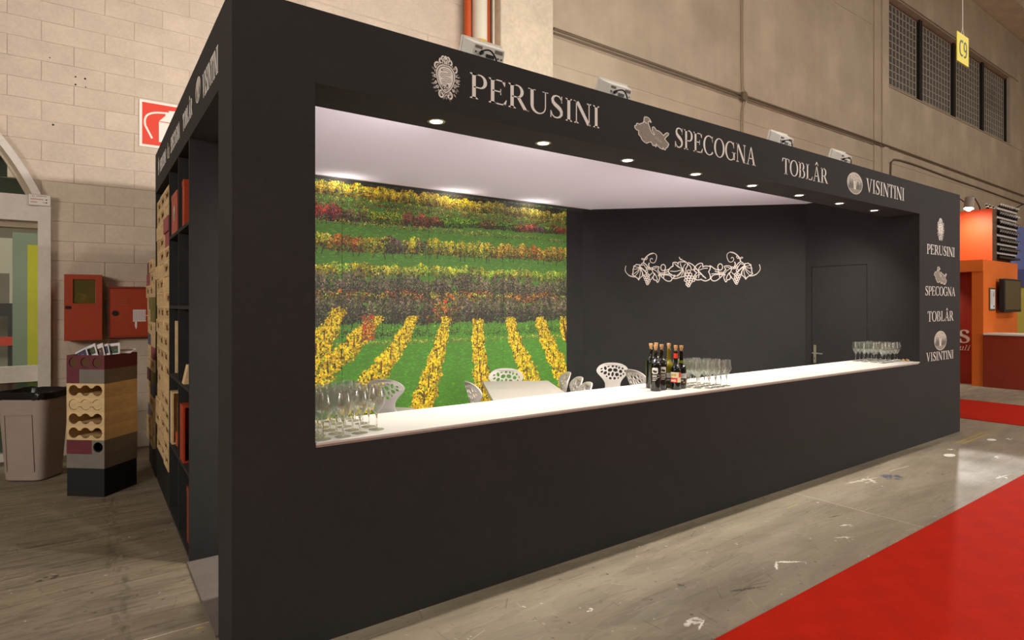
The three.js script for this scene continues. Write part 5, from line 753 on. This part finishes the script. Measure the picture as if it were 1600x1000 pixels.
// ---------------------------------------------------------------- floodlights on the front edge of the stand
{
  const G = 'floodlights on the front edge of the stand';
  const mk = () => {
    const o = thing('floodlight', '', 'floodlight', [0, 0, 0], 0, G), head = new THREE.Group(); 
    const shell = (w0, h0, w1, h1, d) => { const g = new THREE.BufferGeometry(), a = [[-w0, -h0, 0], [w0, -h0, 0], [w0, h0, 0], [-w0, h0, 0], [-w1, -h1, -d], [w1, -h1, -d], [w1, h1, -d], [-w1, h1, -d]].map(([x, y, z]) => [x / 2, y / 2, z]), q = [[0, 1, 2, 3], [5, 4, 7, 6], [4, 0, 3, 7], [1, 5, 6, 2], [3, 2, 6, 7], [4, 5, 1, 0]], p = []; for (const [i, j, k, l] of q) p.push(...a[i], ...a[j], ...a[k], ...a[i], ...a[k], ...a[l]); g.setAttribute('position', new THREE.Float32BufferAttribute(p, 3)); g.computeVertexNormals(); g.setAttribute('uv', new THREE.Float32BufferAttribute(new Float32Array(p.length / 3 * 2), 2)); return g; };
    const tilt = (g) => g.rotateX(0.3).translate(0, 0.1, 0.0);
    part('housing', [tilt(shell(0.27, 0.13, 0.34, 0.2, 0.11))], M.white, o);
    part('lens_frame', [tilt(join([bb(-0.175, 0.175, 0.1, 0.115, -0.135, -0.111), bb(-0.175, 0.175, -0.115, -0.1, -0.135, -0.111), bb(-0.175, -0.16, -0.1, 0.1, -0.135, -0.111), bb(0.16, 0.175, -0.1, 0.1, -0.135, -0.111)]))], M.white, o);
    part('lens', [tilt(bb(-0.159, 0.159, -0.099, 0.099, -0.125, -0.118))], M.glow(0xffe2b8, 3), o);
    for (const [a, b, c, d] of [[0.05, 0.12, 0.03, 0.055], [0.05, 0.12, -0.05, -0.025], [-0.12, -0.06, 0.035, 0.055]]) part('rating_label', tilt(bb(a, b, c, d, 0, 0.0015)), M.crateGrey, o);
    part('socket', tilt(bb(-0.02, 0.05, -0.012, 0.012, 0, 0.004)), M.blackPlastic, o);
    for (const [x, y] of [[-0.11, 0.01], [0.085, 0], [0.115, 0]]) part('screw', tilt(cyl(0.006, 0.006, 0.004, 0, 0, 0, 10).rotateX(Math.PI / 2).translate(x, y, 0.001)), M.blackPlastic, o);
    part('bracket', [tube([[-0.18, 0.1, -0.06], [-0.185, 0.04, -0.05], [-0.16, 0.004, -0.04], [0, 0.004, -0.04], [0.16, 0.004, -0.04], [0.185, 0.04, -0.05], [0.18, 0.1, -0.06]], 0.009, 40, 6)], M.blackPlastic, o);
    part('cable', [tube([[-0.07, 0.105, 0.0], [-0.07, 0.11, 0.045], [-0.03, 0.11, 0.07], [0.03, 0.06, 0.06], [0.05, 0.015, 0.03], [0.06, -0.0, -0.02], [0.07, 0.004, -0.09]], 0.006, 30, 6), cyl(0.016, 0.013, 0.025, 0, 0, 0, 12).rotateX(Math.PI / 2).translate(-0.07, 0.105, 0.015)], M.blackPlastic, o);
    return o;
  };
  const p = mk(), xs = [[1.38, 'floodlight above the crest, first from the left on the fascia edge'], [2.45, 'second floodlight from the left, above the birds emblem'], [4.52, 'third floodlight from the left, above the accented lettering'], [5.6, 'fourth floodlight from the left, above the round emblem']];
  xs.forEach(([x, label], i) => {
    const o = i ? copyOf(p, [x, TOPY, -0.1], 0, label, G) : at(p, [x, TOPY, -0.1]); o.userData.label = label; o.scale.setScalar(0.78); o.position.z = -0.13;
    spot(scene, WARM, LIGHT.flood * (i ? 1 : 1.7), 1.15, 0.9, [x, TOPY + 0.11, -0.25], [i ? x + 0.15 : x - 2.6, TOPY + 1.9, -4.9], 4);
  });
}
// ---------------------------------------------------------------- downlights in the soffit and lamps washing the mural
{
  const G = 'recessed downlights in the soffit', ords = ['first', 'second', 'third', 'fourth', 'fifth', 'sixth', 'seventh', 'eighth'];
  const d = thing('downlight', 'first recessed downlight from the left in the soffit', 'downlight', [1.07, SOF, -0.18], 0, G);
  part('trim_ring', lathe([[0.034, -0.002], [0.038, -0.006], [0.048, -0.005], [0.053, 0], [0.034, 0]], 32), M.steel, d);
  part('lamp_face', cyl(0.034, 0.034, 0.003, 0, -0.0025, 0, 28), M.glow(0xfff0d8, 9), d);
  for (let i = 0; i < 8; i++) {
    const x = 1.07 + i * 0.7535; if (i) copyOf(d, [x, SOF, -0.18], 0, `${ords[i]} recessed downlight from the left in the soffit`, G);
    spot(scene, NEUTRAL, LIGHT.down, 1.12, 1, [x, SOF - 0.012, -0.18], [x, 0.9, -1.35], 1.5);
  }
  const G2 = 'lamps in the ceiling slot above the mural', m = thing('mural_lamp', 'left lamp in the ceiling slot above the mural', 'lamp', [1.62, 3.02, -3.25], 0, G2);
  part('housing', [cyl(0.03, 0.024, 0.05, 0, 0.04, 0)], M.blackPlastic, m); part('lamp_face', [cyl(0.024, 0.024, 0.004, 0, 0.012, 0)], M.glow(0xffedc8, 12), m); part('bracket', tube([[0, 0.06, 0], [0, 0.08, -0.05], [0, 0.04, -0.1], [0, -0.117, -0.11]], 0.006, 20, 8), M.blackPlastic, m);
  for (const [i, x] of [1.62, 2.95, 4.1].entries()) {
    if (i) copyOf(m, [x, 3.02, -3.25], 0, ['', 'middle lamp in the ceiling slot above the mural', 'right lamp in the ceiling slot above the mural'][i], G2);
    spot(scene, NEUTRAL, LIGHT.mural, 1.42, 0.3, [x, 3.025, -3.25], [x, 1.2, -3.25], 1.5);
    
  }
}
// ---------------------------------------------------------------- hall lamps overhead (out of the frame)
{
  const G = 'high-bay hall lamps', b = thing('hall_lamp', 'round high-bay lamp hanging over the hall', 'lamp', [0, 0, 0], 0, G);
  part('shade', lathe([[0.05, 0.35], [0.08, 0.3], [0.28, 0.02], [0.3, 0], [0.27, 0.02], [0.07, 0.28]], 32), M.steel, b); part('lamp_face', cyl(0.24, 0.24, 0.01, 0, 0.03, 0, 28), M.glow(0xffe8c8, 4), b); part('rod', cyl(0.012, 0.012, 4.3, 0, 2.45, 0, 8), M.steel, b);
  const spots = [[-3, 9, 7, LIGHT.bayA], [4, 9, 8, LIGHT.bayB], [11, 9, 7, LIGHT.bayC], [18, 9, 2, LIGHT.bayD], [25, 9, 5, LIGHT.bayE]];
  const ords = ['above the left aisle behind the camera', 'over the red carpet opposite the counter', 'opposite the right pillar of the stand', 'nearest the clerestory windows', 'farthest down the hall'];
  spots.forEach(([x, y, z, k], i) => {
    if (i) copyOf(b, [x, y, z], 0, 'round high-bay hall lamp ' + ords[i]); else { at(b, [x, y, z]); b.userData.label = 'round high-bay hall lamp ' + ords[0]; }
    const l = new THREE.PointLight(NEUTRAL, k); l.position.set(x, y - 0.05, z); l.castShadow = true; l.shadow.radius = 8; scene.add(l);
  });
  [[2.6, LIGHT.over], [5.2, LIGHT.over * 0.35]].forEach(([x, I], i) => {   // straight over the front edge of the stand
    copyOf(b, [x, 9, -0.42], 0, ['round high-bay hall lamp above the left half of the stand', 'round high-bay hall lamp above the right half of the stand'][i]);
    spot(scene, COOL, I, 0.62, 0.5, [x, 8.96, -0.42], [x, 0, -0.42], 5);
  });
  // lit panels of the neighbouring stands, out of the frame
  const panel = (pos, to, w, h, I, label) => {
    const p = thing('light_panel', label, 'lamp', pos); p.lookAt(...to);
    part('frame', rb(w + 0.1, h + 0.1, 0.08, 0.02, 0, 0, -0.05), M.white, p); part('lamp_face', bx(w, h, 0.01, 0, 0, -0.004), M.glow(0xfff0dc, 1.0), p);
    const ra = new THREE.RectAreaLight(NEUTRAL, I, w, h); ra.position.set(0, 0, 0.01); ra.rotation.y = Math.PI; p.add(ra);
  };
  panel([-5.4, 3.1, 1.7], [-0.4, 0.8, -3.2], 2, 1.4, LIGHT.side, 'large lit panel of the stand left of the camera');
  panel([11.5, 2.6, 6.2], [8.2, 1.3, 0], 2, 1.4, LIGHT.sideR, 'lit panel of the stand across the red carpet at the right');
}
// ---------------------------------------------------------------- hanging aisle sign
const fonts = new FontLoader(), fSansR = await fonts.loadAsync('fonts/droid/droid_sans_regular.typeface.json'), fSerif = await fonts.loadAsync('fonts/droid/droid_serif_bold.typeface.json'), fSerifR = await fonts.loadAsync('fonts/droid/droid_serif_regular.typeface.json');
{
  const s = thing('aisle_sign', 'yellow hanging aisle sign reading C9 in dark characters', 'sign', [10.695, 5.578, -0.74]);
  part('plate', rb(0.49, 0.46, 0.012, 0.003), std({ color: 0xe8d81e, roughness: 0.5 }), s);
  const cm = std({ color: 0x2c3a44, roughness: 0.5 });
  const ch = (t, x) => { const g = new TextGeometry(t, { font: fSansR, size: 0.25, depth: 0.004, curveSegments: 8 }); g.computeBoundingBox(); const b = g.boundingBox; g.translate(-(b.min.x + b.max.x) / 2, -(b.min.y + b.max.y) / 2, 0).scale(0.82, 1.0, 1).translate(x, 0, 0.006); part('character', flat(g), cm, s); };
  ch('C', -0.075); ch('9', 0.095);
  part('cord', [tube([[0, 8, 0], [0, 0.33, 0]], 0.006, 4, 6), tube([[0, 0.34, 0], [-0.05, 0.24, 0], [-0.07, 0.22, 0]], 0.005, 8, 6), tube([[0, 0.34, 0], [0.05, 0.24, 0], [0.07, 0.22, 0]], 0.005, 8, 6)], M.white, s);
}
// ---------------------------------------------------------------- orange stand at the right
{
  const O = std({ map: again(grain([226, 112, 32], 0.06), 1), roughness: 0.6 }), OT = std({ map: again(grain([226, 74, 14], 0.06), 1), roughness: 0.6 }), R = std({ map: again(grain([168, 46, 24], 0.08), 1), roughness: 0.6 }), RB = std({ map: again(grain([150, 52, 26], 0.08), 1), roughness: 0.55 }), BRN = std({ color: 0x5c3d22, roughness: 0.7 });
  struct('wall_orange_stand', [bb(13.352, 15.42, 2.2, 2.425, -2.9, -1.24), bb(13.37, 15.42, 0.0, 2.2, -1.42, -1.24), bb(13.352, 15.42, 0, 2.2, -2.95, -2.8)], O);
  struct('wall_orange_stand', [bb(13.9, 15.42, 2.43, 3.45, -2.9, -1.36), bb(13.9, 13.915, 2.43, 3.45, -1.36, -1.25)], OT);
  struct('wall_orange_stand', [bb(13.915, 14.17, 2.43, 3.45, -1.3599, -1.25)], BRN);
  struct('wall_orange_stand', [bb(13.62, 13.7, 0.0, 2.2, -2.8, -1.42)], R);
  const ct = thing('bar_counter', 'red-brown bar counter with white top at the orange stand', 'counter', [0, 0, 0]);
  part('counter_front', [bb(13.352, 13.44, 0, 0.985, -1.232, 1.03), bb(13.44, 14.0, 0, 0.985, 0.95, 1.03)], RB, ct); part('counter_top', rb(0.66, 0.035, 2.26, 0.004, 13.66, 1.003, -0.1), M.white, ct);
  const tv = thing('television', 'dark wall-mounted television on the orange wall', 'television', [14.55, 1.745, -1.23]);
  part('casing', rb(1.02, 0.66, 0.09, 0.01, 0, 0, 0.095), M.blackPlastic, tv); part('screen', bb(-0.47, 0.47, -0.28, 0.29, 0.14, 0.1415), std({ color: 0x4b4426, roughness: 0.25 }), tv); part('mount', bb(-0.2, 0.2, -0.2, 0.2, -0.008, 0.05), M.blackPlastic, tv);
  const nt = thing('framed_notice', 'small framed white notice on the orange wall left of the television', 'notice', [13.83, 1.67, -1.236]);
  part('frame', rb(0.32, 0.44, 0.03, 0.004), std({ color: 0x5a5234, roughness: 0.5 }), nt); part('sheet', new THREE.PlaneGeometry(0.26, 0.38).translate(0, 0, 0.0155), std({ roughness: 0.6, map: canvasTex(128, 192, (c) => { c.fillStyle = '#dcdcda'; c.fillRect(0, 0, 128, 192); c.fillStyle = '#3b3a34'; c.beginPath(); c.ellipse(92, 50, 8, 28, 0.15, 0, 7); c.fill(); c.fillStyle = '#8d8d8a'; for (let k = 0; k < 9; k++) c.fillRect(14, 20 + k * 15, 44, 5); c.fillStyle = '#4a3f34'; c.fillRect(80, 160, 30, 14); }) }), nt);
  // lettering on the red panel
  const L = thing('lettering', 'white letter S and script ending on the red panel of the orange stand', 'lettering', [13.618, 0, -1.62], LT);
  const tx = (t, f, size, x, y, sh, sc = 1) => { const g = flat(new TextGeometry(t, { font: f, size, depth: 0.004, curveSegments: 6 })); const p = g.attributes.position; for (let i = 0; i < p.count; i++) p.setX(i, p.getX(i) * sc + p.getY(i) * sh); g.translate(x, y, 0); part('letter', g, M.vinyl, L); };
  tx('S', fSerif, 0.26, -0.1, 0.805, 0, 1); tx('u', fSerifR, 0.1, -0.1, 0.66, 0.35); tx('l', fSerifR, 0.1, -0.01, 0.66, 0.35); tx('i', fSerifR, 0.1, 0.04, 0.66, 0.35);
  // bottle rack on the tower
  const rk = thing('bottle_rack', 'brown rack with rows of bottles on the front of the orange tower', 'rack', [0, 0, 0]);
  for (let j = 0; j < 6; j++) part('rail', bb(14.17, 15.44, 2.488 + j * 0.178, 2.53 + j * 0.178, -1.351, -1.2), M.blackPlastic, rk);
  part('back_board', bb(14.17, 15.42, 2.43, 3.45, -1.3595, -1.352), BRN, rk);
  const G = 'bottles lying in the rack of the orange tower', b = thing('rack_bottle', 'dark bottle with a white cap lying in the brown tower rack', 'bottle', [0, 0, 0], 0, G);
  part('glass', lathe([[0.001, 0], [0.04, 0.002], [0.04, 0.12], [0.016, 0.17], [0.015, 0.22], [0.001, 0.22]], 16).rotateX(Math.PI / 2 - 0.95), std({ color: 0x15161a, roughness: 0.12 }), b); part('capsule', lathe([[0.0175, 0.185], [0.0195, 0.19], [0.0185, 0.226], [0.001, 0.228]], 12).rotateX(Math.PI / 2 - 0.95), M.white, b); part('label', lathe([[0.0408, 0.06], [0.0408, 0.11]], 16).rotateX(Math.PI / 2 - 0.95), M.whiteMatt, b);
  let first = true;
  for (let j = 0; j < 6; j++) for (let i = 0; i < 9; i++) { const pos = [14.25 + i * 0.136 + (j % 2) * 0.03, 2.548 + j * 0.178, -1.3]; const lb = `dark bottle in the orange tower rack, ${['lowest', 'second lowest', 'third lowest', 'third highest', 'second highest', 'top'][j]} row, ${['first', 'second', 'third', 'fourth', 'fifth', 'sixth', 'seventh', 'eighth', 'ninth'][i]} from left`; if (first) { at(b, pos); b.scale.setScalar(0.74); b.userData.label = lb; first = false; } else copyOf(b, pos, 0, lb); }
  for (let i = 0; i < 6; i++) copyOf(b, [14.2 + i * 0.2, 3.468, -1.4], 2.2, `dark bottle lying on top of the orange tower, ${['first', 'second', 'third', 'fourth', 'fifth', 'sixth'][i]} from left`, 'bottles on top of the orange tower');
  // spot lamps on arms above the tower
  const lp = thing('spot_lamp', 'bright spot lamp on an arm in front of the orange tower wall', 'lamp', [13.32, 3.47, -1.45]);
  part('shade', [lathe([[0.001, 0.16], [0.075, 0.16], [0.085, -0.06], [0.08, -0.06], [0.07, 0.14]], 24).rotateZ(-0.25)], std({ color: 0x8a7f70, roughness: 0.5 }), lp);
  part('bulb', [new THREE.SphereGeometry(0.06, 16, 12).translate(-0.012, -0.045, 0)], M.glow(0xfff0d8, 40), lp); part('arm', [tube([[0.02, 0.14, 0], [0.2, 0.2, 0], [0.58, 0.02, 0], [0.6, -0.02, 0]], 0.012, 16, 6)], M.blackPlastic, lp);
  spot(scene, WARM, LIGHT.spotOrange, 1.1, 0.8, [13.31, 3.4, -1.45], [13.95, 2.6, -1.6], 3);
  const l2 = copyOf(lp, [15.75, 3.5, -1.0], 2.6, 'second spot lamp on an arm beside the blue banner wall'); 
  spot(scene, COOL, LIGHT.spotOrange * 0.6, 1.1, 0.8, [15.75, 3.42, -1.0], [16.1, 2.6, -1.6], 3);
  spot(scene, WARM, LIGHT.niche, 0.9, 0.6, [13.5, 2.19, -2.2], [13.6, 0.6, -2.0], 1);
  // neighbouring blue and yellow walls
  struct('wall_blue_stand', [bb(15.44, 20, 2.0, 3.42, -1.78, -1.7)], std({ color: 0x5a6aa6, roughness: 0.6 })); struct('wall_blue_stand', [bb(15.44, 20, 1.98, 2.4, -1.7, -1.68)], std({ color: 0x3a3f78, roughness: 0.6 })); struct('wall_yellow_stand', [bb(15.44, 20, 0, 2.0, -1.78, -1.7)], std({ color: 0xb9ab45, roughness: 0.6 }));
  one('banner_emblem', [bb(15.62, 15.9, 3.1, 3.13, -1.698, -1.694), bb(15.62, 15.9, 2.62, 2.65, -1.698, -1.694), bb(15.62, 15.66, 2.65, 3.1, -1.698, -1.694), bb(15.86, 15.9, 2.65, 3.1, -1.698, -1.694), bb(15.7, 15.82, 2.75, 3.0, -1.698, -1.694), bb(15.44, 17, 3.22, 3.24, -1.698, -1.694), bb(15.44, 17, 2.5, 2.52, -1.698, -1.694)], M.white, 'white outlined emblem and lines on the blue banner wall', 'emblem');
  // lamp of the stand that throws a hard-edged patch along the aisle
  const fl = copyOf(lp, [13.3, 3.47, -1.72], -0.2, 'aisle-facing spot lamp beside the bright one on the orange tower');
  spot(scene, COOL, LIGHT.aisle, 0.217, 0.1, [13.2, 3.42, -1.52], [2.2, 0, 2.1], 2);
}
scene.traverse((o) => { if (o.isMesh) { o.castShadow = true; o.receiveShadow = true; } });
renderer.render(scene, camera);
